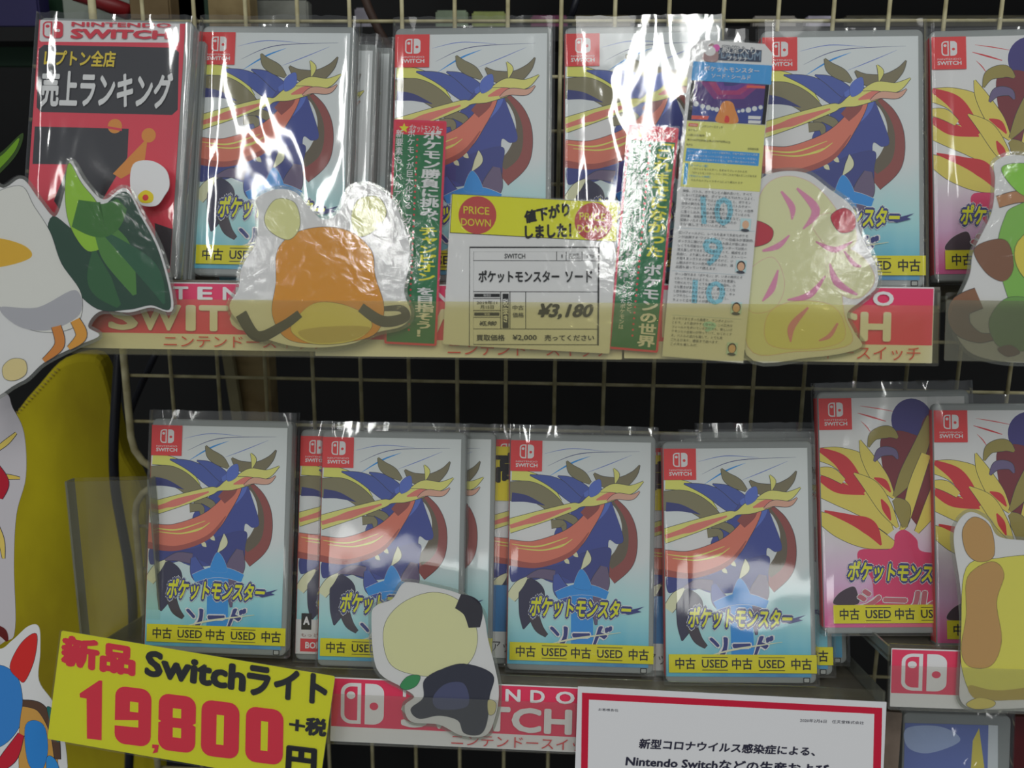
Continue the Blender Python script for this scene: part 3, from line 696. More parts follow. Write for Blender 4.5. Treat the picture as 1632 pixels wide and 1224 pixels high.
def copy_thing(src, frame, label, group=None, mat=None, sticker=True):
    r = src.copy(); COL.objects.link(r); r.matrix_world = frame.matrix(); r['label'] = label
    if group: r['group'] = group
    for ch in kids(src):
        if ch.name.startswith('used_sticker') and not sticker: continue
        c = ch.copy(); COL.objects.link(c); c.parent = r
        if mat and c.name.startswith('plastic_sleeve'):
            c.data = c.data.copy(); c.data.materials[0] = mat
        for g in kids(ch):
            d = g.copy(); COL.objects.link(d); d.parent = c
    return r
def back(fr, dx, dn, dz=0):
    """a frame moved along its own row: dx right, dn behind, dz up the case"""
    return Frame(fr.o + fr.u*dx - fr.n*dn + fr.v*dz, fr.u, fr.v)

U1 = case_frame(-.2032, -.1296, .1016, 15.4, -.39); U2 = case_frame(-.0679, -.1327, .0995, 15.4, .64)
U3 = case_frame(.046, -.1214, .1014, 15.4, .93); U4 = case_frame(.1751, -.1259, .0985, 15.4, .71); U5 = case_frame(.2941, -.1042, .1013, 15.4, 1.46)
L1 = case_frame(-.2551, -.1408, -.1728, 15.4, -.03); L2 = case_frame(-.1264, -.1433, -.1781, 15.4, .27); L4 = case_frame(.1236, -.1444, -.1807, 15.4, 1.68)
L6 = case_frame(.3085, -.1420, -.149, 15.4, 1.4)
B = blue_case(L3)
B['label'] = 'blue swirl game case right of the cream and black cut-out'
cp = copy_thing
cp(B, U1, 'blue swirl game case on the upper shelf, right beside the red ranking case', mat=M_WRAP)
cp(B, back(U1, .0125, .0145, -.006), 'blue swirl game case tucked behind the first blue case of the upper shelf', mat=M_SLEEVE_T)
cp(B, back(U1, .021, .030, -.002), 'rearmost game case of the stack behind the first blue case of the upper shelf', mat=M_SLEEVE_T)
cp(B, U2, 'blue swirl game case on the upper shelf behind the left tall green card', mat=M_SLEEVE_T)
cp(B, U3, 'blue swirl game case on the upper shelf with bright glare, behind the right green card', mat=M_WRAP)
cp(B, back(U3, .018, .0145, -.004), 'blue swirl game case mostly hidden behind the tall review slip', mat=M_SLEEVE)
cp(B, U4, 'blue swirl game case on the upper shelf behind the cream and pink cut-out', mat=M_SLEEVE_T)
cp(B, L1, 'blue swirl game case at the left end of the lower row', mat=M_SLEEVE_T)
cp(B, L2, 'blue swirl game case in the lower row behind the cream and black cut-out', mat=M_SLEEVE)
cp(B, back(L2, .0205, .0145, 0), 'game case peeking out behind the right edge of the cream and black cut-out', mat=M_SLEEVE_T)
cp(B, L4, 'blue swirl game case in the lower row directly above the white notice', mat=M_SLEEVE)
cp(B, back(L4, .0155, .0150, .002), 'game case behind the one above the notice, yellow sticker end showing at right', mat=M_SLEEVE_T)
# versions with store print: rating box and red bar
wl = cp(B, back(L2, -.0205, .0150, 0), 'game case with rating box and red bar, squeezed behind two lower row cases at left', mat=M_SLEEVE_T, sticker=False)
P = Print(.0015, 1e-5); P.rect(.0005, .0048, .1015, .030, ink(190, 190, 188)); P.rect(.004, .0065, .099, .016, ink(190, 50, 60)); lab = P.build('printed_band', wl)
P = Print(.0017, 8e-6); P.rect(.0045, .0225, .0120, .0345, BLACK); P.text('A', [(.0062, .0318), (.0104, .0318), (.0104, .0264), (.0062, .0264)], WHITE, .05)
P.text('もっと楽しく', [(.0045, .0200), (.030, .0200), (.030, .0172), (.0045, .0172)], ink(120, 70, 70)); P.text('BON', [(.0080, .0135), (.0200, .0135), (.0200, .0090), (.0080, .0090)], WHITE, .03)
P.build('band_lettering', lab)
hb = cp(B, back(L3, -.0150, .0150, 0), 'deep blue game case with yellow top label, sliver left of the middle lower case', mat=M_SLEEVE_T, sticker=False)
P = Print(.0015, 1e-5); P.rect(.0005, .1200, .1015, .1600, ink(206, 186, 24)); P.rect(.0005, .0048, .1015, .024, ink(186, 188, 186)); P.rect(.0005, .024, .1015, .058, ink(50, 110, 160)); lab = P.build('printed_band', hb)
P = Print(.0017, 8e-6); P.text('高価買取', [(.004, .1550), (.098, .1550), (.098, .1340), (.004, .1340)], BLACK, .04); P.text('アップで遊べるコンプレイ', [(.003, .018), (.098, .018), (.098, .009), (.003, .009)], ink(60, 60, 64)); P.build('band_lettering', lab)
hb2 = cp(hb, back(L4, -.0150, .0155, 0), 'deep blue game case with yellow top label, sliver left of the case above the notice')
for z_, lb, fr in ((0, 'sealed white and blue case low behind the right end of the lower row', back(L4, .0300, .0300, .0065)),):
    cp(B, fr, lb, mat=M_WRAP, sticker=False)

RC = red_case(L5, M_SLEEVE, 5); RC['label'] = 'red and yellow swirl game case in the lower row, first one, standing raised'
cp(RC, L6, 'red and yellow swirl game case behind the tan and yellow cut-out', mat=M_SLEEVE)
cp(RC, U5, 'red and yellow swirl game case at the right end of the upper row', mat=M_SLEEVE_T)

# red ranking case
rk = thing('game_case', 'red and black sales ranking case with white Japanese lettering', 'game case', U0)
shell_lid('front_lid', 0, .0052, M_SHELL, rk); shell_lid('back_tray', .0057, CD, M_SHELL, rk)
RP = ink(200, 56, 74)
ci = slab('cover_insert', [(.0003, .003), (.0995, .003), (.0995, .1680), (.0003, .1680)], -.0004, -.0001, RP, rk)
a = U0.crop(0, 0, 3.824); P = Print(.0004, 1.5e-5, (.0003, .003, .0995, .168)); DKG = ink(44, 44, 50); OR = ink(222, 130, 52)
P.poly([a(*p) for p in ((252, 122), (1090, 128), (1098, 136), (1094, 255), (1088, 262), (252, 255), (243, 246), (247, 130))], WHITE)
P.poly([a(*p) for p in ((270, 275), (1060, 292), (1092, 320), (1085, 670), (1050, 702), (250, 684), (225, 655), (240, 300))], DKG)
P.poly([a(*p) for p in ((214, 772), (786, 786), (778, 960), (560, 1330), (400, 1330), (330, 1224), (420, 1003), (200, 1000))], DKG)
P.ell(*a(702, 770), .0048, .0048, OR); P.ell(*a(908, 826), .0048, .0048, OR); P.poly([a(*p) for p in ((902, 840), (880, 1010), (740, 1090), (690, 1060))], OR)
P.poly([a(*p) for p in ((660, 770), (745, 785), (745, 800), (660, 785))], RP)
P.poly([a(*p) for p in ((945, 1360), (1060, 1400), (1060, 1640), (960, 1640))], DKG)
P.build('printed_panels', ci)
P = Print(.0012, 1.5e-5, (.0003, .003, .0995, .168)); rd = ink(190, 40, 60)
switch_logo(P, bil(a(268, 134), a(390, 136), a(388, 236), a(266, 234)), rd, WHITE)
P.text('NINTENDO', Q4(a, (446, 139), (1046, 148), (1044, 172), (444, 164)), rd, .03); P.text('SWITCH', Q4(a, (446, 182), (1036, 194), (1030, 240), (442, 236)), rd, .05)
P.text('レプトン全店', Q4(a, (284, 310), (712, 318), (704, 412), (274, 402)), ink(228, 176, 48), .03)
P.text('売上ランキング', Q4(a, (268, 438), (1060, 456), (1040, 664), (256, 648)), WHITE, .035); P.build('lettering', ci)
spine_side(rk, ink(150, 150, 146)); sleeve(rk, M_WRAP, 9, top=.003)
box('inner_case', .004, CD+.0015, 0, CW+.0035, CD+.010, CH-.008, M_SHELL, rk, bevel=.001)
ws = Frame.corners(Plane(-.1465, .12, math.radians(15.4)).off(.006), (205, 248), (275, 250), (203, 332))
gs = tag(slab('cut_out', catmull([ws.loc(*p) for p in ((212, 262), (240, 256), (264, 270), (270, 295), (262, 312), (248, 328), (222, 325), (208, 300))], 5), 0, .0006, WHITE, None, None, ws.matrix()), 'small plain white rounded paper sticker on the red ranking case', 'cut-out')
P = Print(.0001); P.blob([ws.loc(*p) for p in ((220, 312), (232, 303), (244, 310), (242, 322), (226, 323))], ink(214, 180, 40)); P.ell(*ws.loc(232, 315), .002, .002, ink(190, 60, 60)); P.build('printed_patch', gs)

# ------------------------------------------------------------------ paper cards on the shelf fronts
def card(pl, TL, TR, BL, name, label, cat, base=WHITE, edge=None, r=.0012, lam=True, group=None, cut=None):
    f = Frame.corners(pl, TL, TR, BL)
    t = thing(name, label, cat, f, group)
    lp = rrect(0, 0, f.w, f.h, r, 3)
    if cut: lp = [(0, 0), (f.w, 0), (f.w, f.h-cut), (f.w-cut, f.h), (cut, f.h), (0, f.h-cut)]
    slab('paper', lp, 0, .0004, base, t)
    if lam: slab('laminate', [(x+(x-f.w/2)/f.w*.0016, z+(z-f.h/2)/f.h*.0016) for x, z in lp], -.0009, -.0008, M_LAM, t)
    return t, f
GR = ink(24, 104, 60); MG2 = ink(198, 46, 76)
def green_card(off, corners, k, label, head, cols, big, gap):
    t, f = card(UP_S.off(off), corners[0], corners[1], corners[2], 'promo_card', label, 'card', MG2, group='tall green cards with vertical Japanese text')
    P = Print(.0001); m = .0014; hz = f.h-.0092
    P.rect(m, m, f.w-m, hz, GR); P.rect(m, hz, f.w-m, f.h-m, ink(196, 40, 60))
    st = [(m+.0052+.0032*(1 if i % 2 == 0 else .45)*math.sin(math.pi*i/5), f.h-.0054+.0032*(1 if i % 2 == 0 else .45)*math.cos(math.pi*i/5)) for i in range(10)]
    P.poly(st, YEL)
    for i in range(34): P.ell(f.w*.46, hz-.003-(f.h-.018)*i/34, .0007, .0007, ink(206, 50, 60), n=8, up=(i == 0))
    P.build('printed_field', t)
    P = Print(.0003); P.text(head, [(f.w*.30, f.h-.0030), (f.w*.93, f.h-.0030), (f.w*.93, f.h-.0076), (f.w*.30, f.h-.0076)], WHITE, .01)
    for s, x0, x1, y0, y1 in cols: P.vtext(s, [(f.w*x0, f.h*y0), (f.w*x1, f.h*y0), (f.w*x1, f.h*y1), (f.w*x0, f.h*y1)], WHITE, .012)
    for s, c, y0, y1 in big: P.vtext(s, [(f.w*.56, f.h*y0), (f.w*.93, f.h*y0), (f.w*.93, f.h*y1), (f.w*.56, f.h*y1)], c, .030)
    P.build('lettering', t)
green_card(.0028, ((628, 190), (712, 193), (621, 548)), 1, 'tall green card with red rim, left one, partly behind the orange cut-out', 'ポケットモンスター',
    [('新要素もレベルアップの簡略化', .05, .20, .955, .42), ('ポケモンが巨大化する「ダイマックス」など', .27, .42, .955, .25)],
    [('ポケモン勝負に挑み、', WHITE, .955, .53), ('チャンピオン', YEL, .53, .285), ('を目指そう！', WHITE, .26, .035)], 0)
green_card(.0040, ((1002, 198), (1082, 204), (975, 556)), 1, 'tall green card with red rim, right one, beside the tall review slip', 'ポケモンソード',
    [('これまでのファンだけでなく初めての方にもおすすめです。', .04, .15, .945, .30), ('これまでにない新要素が盛りだくさん。より遊びやすく、楽しくなったポケモンは', .16, .27, .945, .09), ('ポケモンシリーズ最新作は、シンボルエンカウントやキョダイマックスなど、', .28, .40, .945, .15)],
    [('「これまでになかった', YEL, .96, .42), ('ポケモンの世界', WHITE, .39, .02)], 0)

# price card
t, f = card(UP_S.off(.0052), (719, 309), (986, 322), (712, 549), 'price_card', 'white used price card with yellow price down header, middle of the upper shelf', 'price card', ink(200, 204, 200))
c7 = f.crop(710, 300, 4.707)
P = Print(.0001, 8e-6); P.poly([c7(*p) for p in ((48, 42), (1298, 108), (1282, 404), (32, 336))], BLACK); P.poly([c7(*p) for p in ((52, 45), (1294, 111), (1279, 399), (36, 331))], ink(222, 212, 22))
for cx_, cy_ in ((240, 202), (1110, 250)):
    P.poly([c7(cx_+142*math.cos(q), cy_+142*math.sin(q)) for q in [math.pi*k/20 for k in range(40)]], ink(172, 62, 58))
P.build('price_down_header', t)
P = Print(.0003, 8e-6)
for dx, dy in ((0, 0), (870, 48)):
    for s, x0, y0, x1, y1 in (('PRICE', 136, 134, 328, 190), ('DOWN', 118, 226, 340, 280)): P.text(s, Q(c7, x0+dx, y0+dy, x1+dx, y1+dy, 10), ink(222, 190, 40), .01, 3)
P.text('値下がり', Q4(c7, (590, 175), (925, 105), (932, 205), (600, 262)), BLACK, .05); P.text('しました！', Q4(c7, (598, 285), (940, 265), (942, 365), (600, 375)), BLACK, .05)
P.build('header_lettering', t)
P = Print(.0001, 8e-6); P.poly([c7(*p) for p in ((180, 438), (1157, 438), (1150, 1180), (176, 1180))], BLACK)
P.poly([c7(*p) for p in ((184, 450), (1143, 450), (1138, 1180), (182, 1180))], ink(204, 207, 200))
G1 = ink(186, 188, 178)
def L_(x0, y0, x1, y1, wd=5): P.stroke([c7(x0, y0), c7(x1, y1)], wd*9e-5, BLACK)
P.up()
for q in ((210, 477, 1140, 477, 1), (210, 543, 1140, 545), (210, 776, 1140, 778), (210, 1055, 1138, 1058), (210, 1172, 1136, 1175), (212, 476, 210, 543, 2), (212, 546, 210, 776, 1), (834, 476, 834, 543), (905, 476, 905, 543), (1024, 476, 1024, 543), (1138, 476, 1136, 1172, 1),
          (414, 778, 414, 1055), (484, 778, 484, 1055), (602, 778, 602, 1055), (210, 828, 412, 828), (210, 918, 412, 918), (210, 968, 412, 968), (210, 778, 210, 1172, 1)): L_(*q)
for q in ((216, 791, 408, 817), (216, 932, 404, 957), (428, 791, 474, 1050)): P.poly(Q(c7, *q), BLACK)
P.build('ruled_form', t)
P = Print(.00055, 8e-6)
P.text('SWITCH', Q(c7, 444, 492, 598, 527), BLACK, .01); P.text('1', Q(c7, 870, 498, 878, 522), BLACK); P.text('2020年', Q(c7, 925, 488, 1004, 508), BLACK); P.text('3月30日', Q(c7, 925, 512, 1014, 532), BLACK); P.text('170', Q(c7, 1062, 498, 1113, 522), BLACK)
P.text('ポケットモンスター', Q(c7, 250, 618, 852, 706), BLACK, .03); P.text('ソード', Q(c7, 900, 622, 1100, 706), BLACK, .03)
P.text('2019年11', Q(c7, 235, 845, 388, 872), BLACK, .01); P.text('月15日', Q(c7, 262, 878, 362, 906), BLACK, .01); P.text('¥5,980', Q4(c7, (262, 998), (388, 998), (376, 1034), (250, 1034)), BLACK, .03)
P.text('中古', Q(c7, 504, 878, 586, 914), BLACK, .01); P.text('価格', Q(c7, 504, 932, 588, 970), BLACK, .01); P.text('¥3,180', Q4(c7, (720, 870), (1115, 870), (1085, 978), (680, 978)), BLACK, .04, 3)
P.text('買取価格', Q(c7, 234, 1098, 444, 1144), BLACK, .02); P.text('¥2,000', Q(c7, 505, 1100, 684, 1144), BLACK, .02); P.text('売ってください', Q(c7, 744, 1100, 1114, 1144), BLACK, .02)
P.text('発売日', Q(c7, 285, 795, 340, 813), WHITE); P.text('定価', Q(c7, 292, 936, 332, 953), WHITE); P.vtext('税抜き', Q(c7, 430, 830, 472, 1010), WHITE, .02)
P.build('form_lettering', t)

# tall review slip
t, f = card(UP_S.off(.0064), (1102, 62), (1233, 71), (1061, 568), 'review_slip', 'tall narrow laminated magazine review slip with blue title and stadium picture', 'leaflet', ink(200, 206, 208), r=.001, cut=.0055)
z2 = f.crop(1060, 40, 7.2); z3 = f.crop(1060, 200, 7.2); z4 = f.crop(1060, 360, 5.565)
P = Print(.0001, 8e-6)
P.poly([z2(*p) for p in ((322, 415), (1228, 464), (1216, 684), (300, 632))], ink(58, 142, 206))
P.poly([z3(*p) for p in ((250, -54), (1150, 0), (1088, 762), (176, 700))], ink(204, 202, 112))
P.poly([z3(*p) for p in ((248, 258), (1084, 318), (1070, 466), (230, 408))], ink(52, 138, 204)); P.poly([z3(*p) for p in ((228, 430), (268, 436), (248, 680), (204, 674))], ink(62, 150, 214))
P.stroke([z3(130, 1175), z3(1030, 1215)], .0002, ink(150, 170, 180)); P.stroke([z4(60, 398), z4(705, 438)], .0002, ink(150, 170, 180)); P.stroke([z4(60, 790), z4(680, 830)], .0002, ink(150, 170, 180))
P.build('printed_fields', t)
P = Print(.0002, 8e-6); pic = Q4(z2, (302, 633), (1195, 686), (1148, 1144), (252, 1092)); P.poly(pic, BLACK)
P.poly([z2(*p) for p in ((345, 640), (1152, 688), (1105, 1138), (298, 1092))], ink(66, 42, 110)); 
for k, cc in enumerate(((120, 40, 110), (150, 44, 100), (92, 44, 130), (48, 40, 110))): P.poly([z2(*p) for p in ((400+90*k, 646+3*k), (1100-70*k, 685-6*k), (900-40*k, 850-50*k), (560+40*k, 850-50*k))], ink(*cc))
P.poly([z2(*p) for p in ((325, 890), (620, 960), (870, 960), (1130, 920), (1105, 1138), (298, 1092))], ink(44, 60, 132))
P.up()
for x, y, r in ((355, 905, 26), (430, 932, 22), (495, 948, 24), (545, 962, 18), (592, 970, 22), (1095, 945, 20), (1025, 960, 24), (955, 975, 26), (890, 982, 18), (845, 992, 14)): P.ell(*z2(x, y), r*6.5e-5, r*6.5e-5, ink(196, 214, 230), n=12, up=False)
P.blob([z2(*p) for p in ((585, 1108), (620, 980), (650, 900), (700, 870), (770, 890), (800, 960), (830, 1122))], ink(214, 128, 60)); P.blob([z2(*p) for p in ((680, 1112), (690, 1050), (715, 1040), (735, 1070), (730, 1116))], ink(196, 52, 44))
P.poly([z2(*p) for p in ((305, 1036), (505, 1046), (485, 1088), (300, 1080))], ink(206, 84, 72)); P.poly([z2(*p) for p in ((940, 692), (1146, 700), (1144, 730), (930, 722))], ink(206, 84, 72))
for y in (1062, 1112): P.poly([z2(*p) for p in ((955, y-20), (1100, y-14), (1092, y+22), (950, y+16))], ink(206, 208, 206))
P.build('stadium_picture', t)
P = Print(.0004, 8e-6); P.poly([z2(*p) for p in ((600, 260), (1108, 290), (1100, 424), (570, 400))], ink(34, 48, 74))
P.text('PLATINUM', Q4(z2, (590, 275), (1096, 305), (1090, 408), (584, 378)), ink(110, 130, 150), .02); P.text('殿堂入り', Q4(z2, (655, 232), (1045, 262), (1040, 342), (650, 318)), ink(34, 44, 66), .07, 1); P.text('殿堂入り', Q4(z2, (655, 232), (1045, 262), (1040, 342), (650, 318)), WHITE, .01)
P.text('プラチナ', Q4(z2, (715, 355), (950, 370), (945, 418), (710, 405)), WHITE, .02)
P.blob([z2(*p) for p in ((430, 400), (460, 300), (520, 215), (580, 240), (610, 300), (590, 420))], ink(150, 120, 120)); P.ell(*z2(585, 265), .0022, .0022, ink(206, 80, 160)); P.ell(*z2(515, 300), .0034, .0030, ink(206, 206, 200))
P.text('ポケットモンスター', Q4(z2, (448, 468), (1080, 500), (1076, 560), (444, 528)), WHITE, .02); P.text('ソード・シールド', Q4(z2, (536, 558), (980, 582), (976, 632), (530, 606)), WHITE, .02)
P.build('title_lettering', t)
P = Print(.0004, 8e-6); tk = ink(70, 72, 50)
P.poly([z3(*p) for p in ((272, -28), (378, -20), (374, 16), (266, 8))], ink(216, 96, 70)); P.text('Switch', Q4(z3, (284, -20), (366, -14), (364, 8), (280, 0)), WHITE)
for s, x0, y0, x1, y1, sl in (('ニンテンドースイッチ', 392, -6, 664, 24, .058), ('ポケモン', 262, 38, 374, 64, .058), ('11月15日発売', 258, 94, 454, 122, .058), ('各5980円[税抜](各6578円[税込])', 252, 150, 748, 180, .058), ('RPG', 246, 208, 312, 232, .058), ('全年齢対象', 945, 254, 1072, 282, .058)): P.text(s, Q(z3, x0, y0, x1, y1, (x1-x0)*sl), tk, 0, 1)
for s, x0, y0, x1, y1, cc in (('「ポケットモンスター」シリーズ最新作は、対戦や通信がさらに充実', 262, 282, 1060, 308, (190, 210, 226)), ('って冒険のポケモンバトルが楽しめる、チャンピオンを目指し', 258, 330, 1056, 356, (190, 210, 226)), ('て、新ポケモンが登場するガラル、冒険の旅に出かける大作。', 250, 372, 1040, 398, (190, 210, 226)),
    ('［ターゲット層］', 282, 442, 488, 470, (60, 140, 190)), ('「ポケットモンスター」を初めてプレイされる方', 316, 484, 940, 510, (90, 92, 60)), ('「ポケットモンスター」シリーズをこれまで遊んだことがある方', 308, 528, 1048, 556, (90, 92, 60)), ('［平均プレイ時間］', 278, 566, 516, 592, (60, 140, 190)), ('それぞれのプレイスタイルにより異なります', 296, 614, 888, 640, (90, 92, 60))): P.text(s, Q(z3, x0, y0, x1, y1, (x1-x0)*.058), ink(*cc), 0, 1)
P.build('fact_lettering', t)
P = Print(.0003, 8e-6); bl = ink(122, 178, 220, 1.6)
P.text('10', Q4(z3, (410, 815), (785, 835), (760, 1150), (425, 1125)), bl, .02); P.text('9', Q4(z4, (335, 105), (520, 118), (480, 358), (345, 345)), bl, .02); P.text('10', Q4(z4, (250, 480), (535, 500), (520, 700), (240, 680)), bl, .02); P.text('9', Q4(z4, (345, 850), (450, 858), (430, 940), (340, 930)), ink(160, 200, 200), .05)
P.build('score_numerals', t)
P = Print(.00055, 8e-6); tx = ink(52, 56, 64)
def para(z, lines, x0, y0, pitch, full, hgt, shx, slope=.058):
    for i, s in enumerate(lines):
        wd = full*len(s)/24.0
        P.text(s, Q4(z, (x0+shx*i, y0+pitch*i), (x0+shx*i+wd, y0+pitch*i+wd*slope), (x0+shx*i+wd-3, y0+pitch*i+wd*slope+hgt), (x0+shx*i-3, y0+pitch*i+hgt)), tx, 0, 1, up=(i == 0))
para(z3, ['映像、バトル、ポケモンとの触れ合いと、すべて', 'において正統進化。ダイマックスではカッコよく、', 'ポケモンキャンプではよりかわいくと、ポケモン', '自体の魅力も増していて◎。レイドバトルやオー', 'プンワールドなどの人気要素を「ポケモン」の世界', 'に落とし込み、独自の魅力を打ち出しているのも', '好印象。自転車での移動や着せ替えなど、', '冒険のいたるところに散りばめられた小', 'さな“楽しさ”もいいんだよね。'], 206, 732, 47.5, 860, 34, -4.5)
para(z4, ['広いフィールドに、レベルも含めて多彩なポケモ', 'ンが出現する“ワイルドエリア”の仕組みが革新的。', 'ボックスに預けたポケモンの入れ換えが街に戻ら', 'なくても可能なのと、ポケモンセンターでは技の', '覚え直しができることも合わさって、編成をより', '自由に、より楽しめるようになった。ストーリー', 'が若干あっさりめの印象もあるけど、ジ', 'ム戦はポケモンの巨大化などのほか、演', '出面も凝っていて燃えます。'], 122, 44, 38, 670, 26, -3.2)
para(z4, ['ターン制である『ポケモン』が、いまの時代とそ', 'ぐわってきたかのような、バランスを意識し', 'て作られていて、とても楽しい。今回も、小', 'さな驚きがあちこちにあって、飽きることな', 'く旅を続けられるのがうれしいところ。キャ', 'ンプやカレー作りもよくできているし、', 'ちょっと立ち寄るのが楽しい。'], 90, 412, 38, 650, 26, -3.2)
para(z4, ['スッキリまとまった画面と、テンポのよいつ', 'くりで、より遊びやすくなった。この広大な', 'フィールドを歩いているだけでも、新しいポ', 'ケモンとの出会いが待っていて、わくわくす', 'る。バトルの迫力も増して、とても見', 'ごたえがあり、最後まで遊べます。', 'この先も楽しみだ。'], 68, 805, 38, 640, 26, -3.2)
P.build('review_lettering', t)
P = Print(.0005, 8e-6)
for (fz, x, y, k, hair) in ((z3, 922, 1140, 7.2, None), (z4, 672, 362, 5.565, 1), (z4, 630, 730, 5.565, 1), (z4, 592, 1090, 5.565, 1)):
    s = 1/k*.43e-3; cx_, cz_ = fz(x, y)
    P.rect(cx_-.0032, cz_-.0036, cx_+.0032, cz_+.0038, ink(170, 196, 210))
    if hair: P.ell(cx_, cz_+.0004, .0027, .0032, ink(48, 36, 36), n=16)
    P.ell(cx_, cz_, .0021, .0026, ink(206, 160, 130), n=16); P.ell(cx_, cz_-.0034, .0026, .0009, ink(50, 54, 66), n=12)
P.build('reviewer_portraits', t)

# yellow new price sign
t, f = card(LO_S.off(.020), (98, 1005), (534, 1078), (90, 1180), 'price_sign', 'big yellow price sign with red 19,800 lettering, hung tilted at lower left', 'sign', ink(222, 198, 8, 1.9))
s5 = f.crop(0, 900, 3.778); s6 = f.crop(400, 900, 3.778); P = Print(.0001); RD = ink(186, 28, 50, 1.9); BK = ink(18, 18, 22)
P.text('新品', Q4(s5, (386, 430), (806, 498), (802, 662), (378, 600)), RD, .06)
def big(s, x0, y0, x1, y1, dy, off=.0): P.text(s, Q4(s5, (x0, y0), (x1, y0+dy), (x1-8, y1+dy), (x0-8, y1)), RD, off, 4, up=False)
P.up()
def digit_block(s, x0, y0, x1, y1, dy): big(s, x0, y0, x1, y1, dy, .055)
P.poly([s5(*p) for p in ((480, 775), (598, 696), (616, 698), (612, 1056), (524, 1046), (522, 806), (482, 798))], RD, False)
SY = ink(222, 198, 8, 1.9)
def dig(kind, fz, x0, y0, x1, y1, holes, cuts=()):
    g = lambda x, y: fz(x-.02*(y-y0), y+.125*(x-x0))
    P.poly([g(x, y) for x, y in rrect(x0, y0, x1, y1, 62, 5)], RD)
    for a_, b_, c_, d_ in holes: P.poly([g(x, y) for x, y in ((a_, b_), (c_, b_), (c_, d_), (a_, d_))], SY)
    for q in cuts: P.poly([g(x, y) for x, y in q], SY)
dig('9', s5, 696, 726, 914, 1072, [(786, 812, 836, 872)], [((690, 935), (838, 918), (838, 962), (690, 966))])
dig('8', s5, 958, 770, 1182, 1110, [(1044, 852, 1094, 908), (1046, 968, 1096, 1026)], [((950, 925), (975, 938), (950, 952)), ((1190, 925), (1165, 938), (1190, 952))])
dig('0', s5, 1216, 808, 1444, 1144, [(1308, 890, 1352, 1068)])
dig('0', s6, -28, 848, 198, 1180, [(64, 928, 106, 1104)])
P.poly([s5(*p) for p in ((918, 1080), (958, 1084), (950, 1128), (920, 1134), (934, 1104), (918, 1102))], RD, False)
P.text('Switch', Q4(s5, (890, 520), (1478, 612), (1468, 756), (880, 660)), BK, .045, 3)
P.text('ライト', Q4(s6, (-10, 600), (458, 672), (450, 838), (-24, 770)), BK, .05, 3)
P.text('+', Q4(s6, (236, 925), (326, 938), (322, 1005), (232, 990)), BK, .02); P.text('税', Q4(s6, (338, 918), (456, 932), (448, 1030), (330, 1018)), BK, .05); P.text('円', Q4(s6, (225, 1092), (390, 1112), (385, 1262), (218, 1240)), BK, .05)
P.build('lettering', t)
for o in kids(t):
    if o.name.startswith('paper') or o.name.startswith('laminate'): pass

# white notice with red frame
t, f = card(LO_S.off(.0095), (921, 1094), (1413, 1119), (916, 1330), 'notice', 'white paper notice with a thick red frame below the lower shelf', 'notice', ink(196, 196, 198), lam=False, r=.0003)
c = f.crop(800, 900, 3.778); d = f.crop(1200, 900, 3.778); P = Print(.0001); nr = ink(176, 26, 52)
P.poly([c(482, 770), d(778, 862), d(760, 1700), c(470, 1700)], nr); P.poly([c(524, 812), d(730, 898), d(712, 1700), c(508, 1700)], ink(198, 198, 200)); P.build('red_frame', t)
P = Print(.0004); tk = ink(40, 40, 56)
P.text('お客様各位', Q4(c, (582, 862), (700, 868), (700, 884), (580, 878)), tk)
P.text('2020年2月6日　任天堂株式会社', Q4(d, (284, 924), (668, 942), (666, 960), (282, 946)), tk)
P.text('新型コロナウイルス感染症による、', [c(832, 1046), d(376, 1098), d(370, 1150), c(824, 1104)], tk, .03)
P.text('Nintendo Switchなどの生産および', [c(752, 1146), d(456, 1202), d(450, 1262), c(744, 1210)], tk, .03)
P.text('出荷への影響について', [c(920, 1248), d(320, 1300), d(314, 1358), c(912, 1306)], tk, .03); P.build('lettering', t)

# ------------------------------------------------------------------ paper cut-outs (plain shapes in the papers' own colours)
def cut_out(pl, pts, label, patches, margin=1.0, lam=M_LAM, base=WHITE, clear=True):
    """pts: outline in photo pixels on plane pl; patches: list of (kind, pts, ink)"""
    xs = [p[0] for p in pts]; ys = [p[1] for p in pts]
    f = Frame.corners(pl, (min(xs), min(ys)), (max(xs), min(ys)), (min(xs), max(ys)))
    t = thing('cut_out', label, 'cut-out', f, 'laminated paper cut-outs on the shelf fronts')
    lp = catmull([f.loc(*p) for p in pts], 6); slab('paper', lp, 0, .0005, base, t)
    cx_ = sum(p[0] for p in lp)/len(lp); cz_ = sum(p[1] for p in lp)/len(lp)
    if clear:
        out = []
        for i, p in enumerate(lp):
            a_, b_ = lp[i-1], lp[(i+1) % len(lp)]; dx, dz = b_[0]-a_[0], b_[1]-a_[1]; l = math.hypot(dx, dz) or 1
            out.append((p[0]+dz/l*.0022*margin, p[1]-dx/l*.0022*margin))
        ar = sum(lp[i][0]*lp[(i+1) % len(lp)][1]-lp[(i+1) % len(lp)][0]*lp[i][1] for i in range(len(lp)))
        if ar < 0: out = [(2*p[0]-q[0], 2*p[1]-q[1]) for p, q in zip(lp, out)]
        slab('laminate', out, -.0011, -.0010, lam, t); slab('laminate_back', out, .0006, .0007, M_LAMEDGE, t)
    P = Print(.0001, 2e-5)
    for k, q, m, *e in patches:
        if k == 'b': P.blob([f.loc(*p) for p in q], m, LINE if not e else e[0], .0005)
        elif k == 'p': P.poly([f.loc(*p) for p in q], m)
        elif k == 'r': P.ribbon([(*f.loc(x, y), w_*.00044) for x, y, w_ in q], m, LINE if not e else e[0], .0004)
    P.build('printed_shapes', t); return t
OFFW = ink(200, 200, 194)
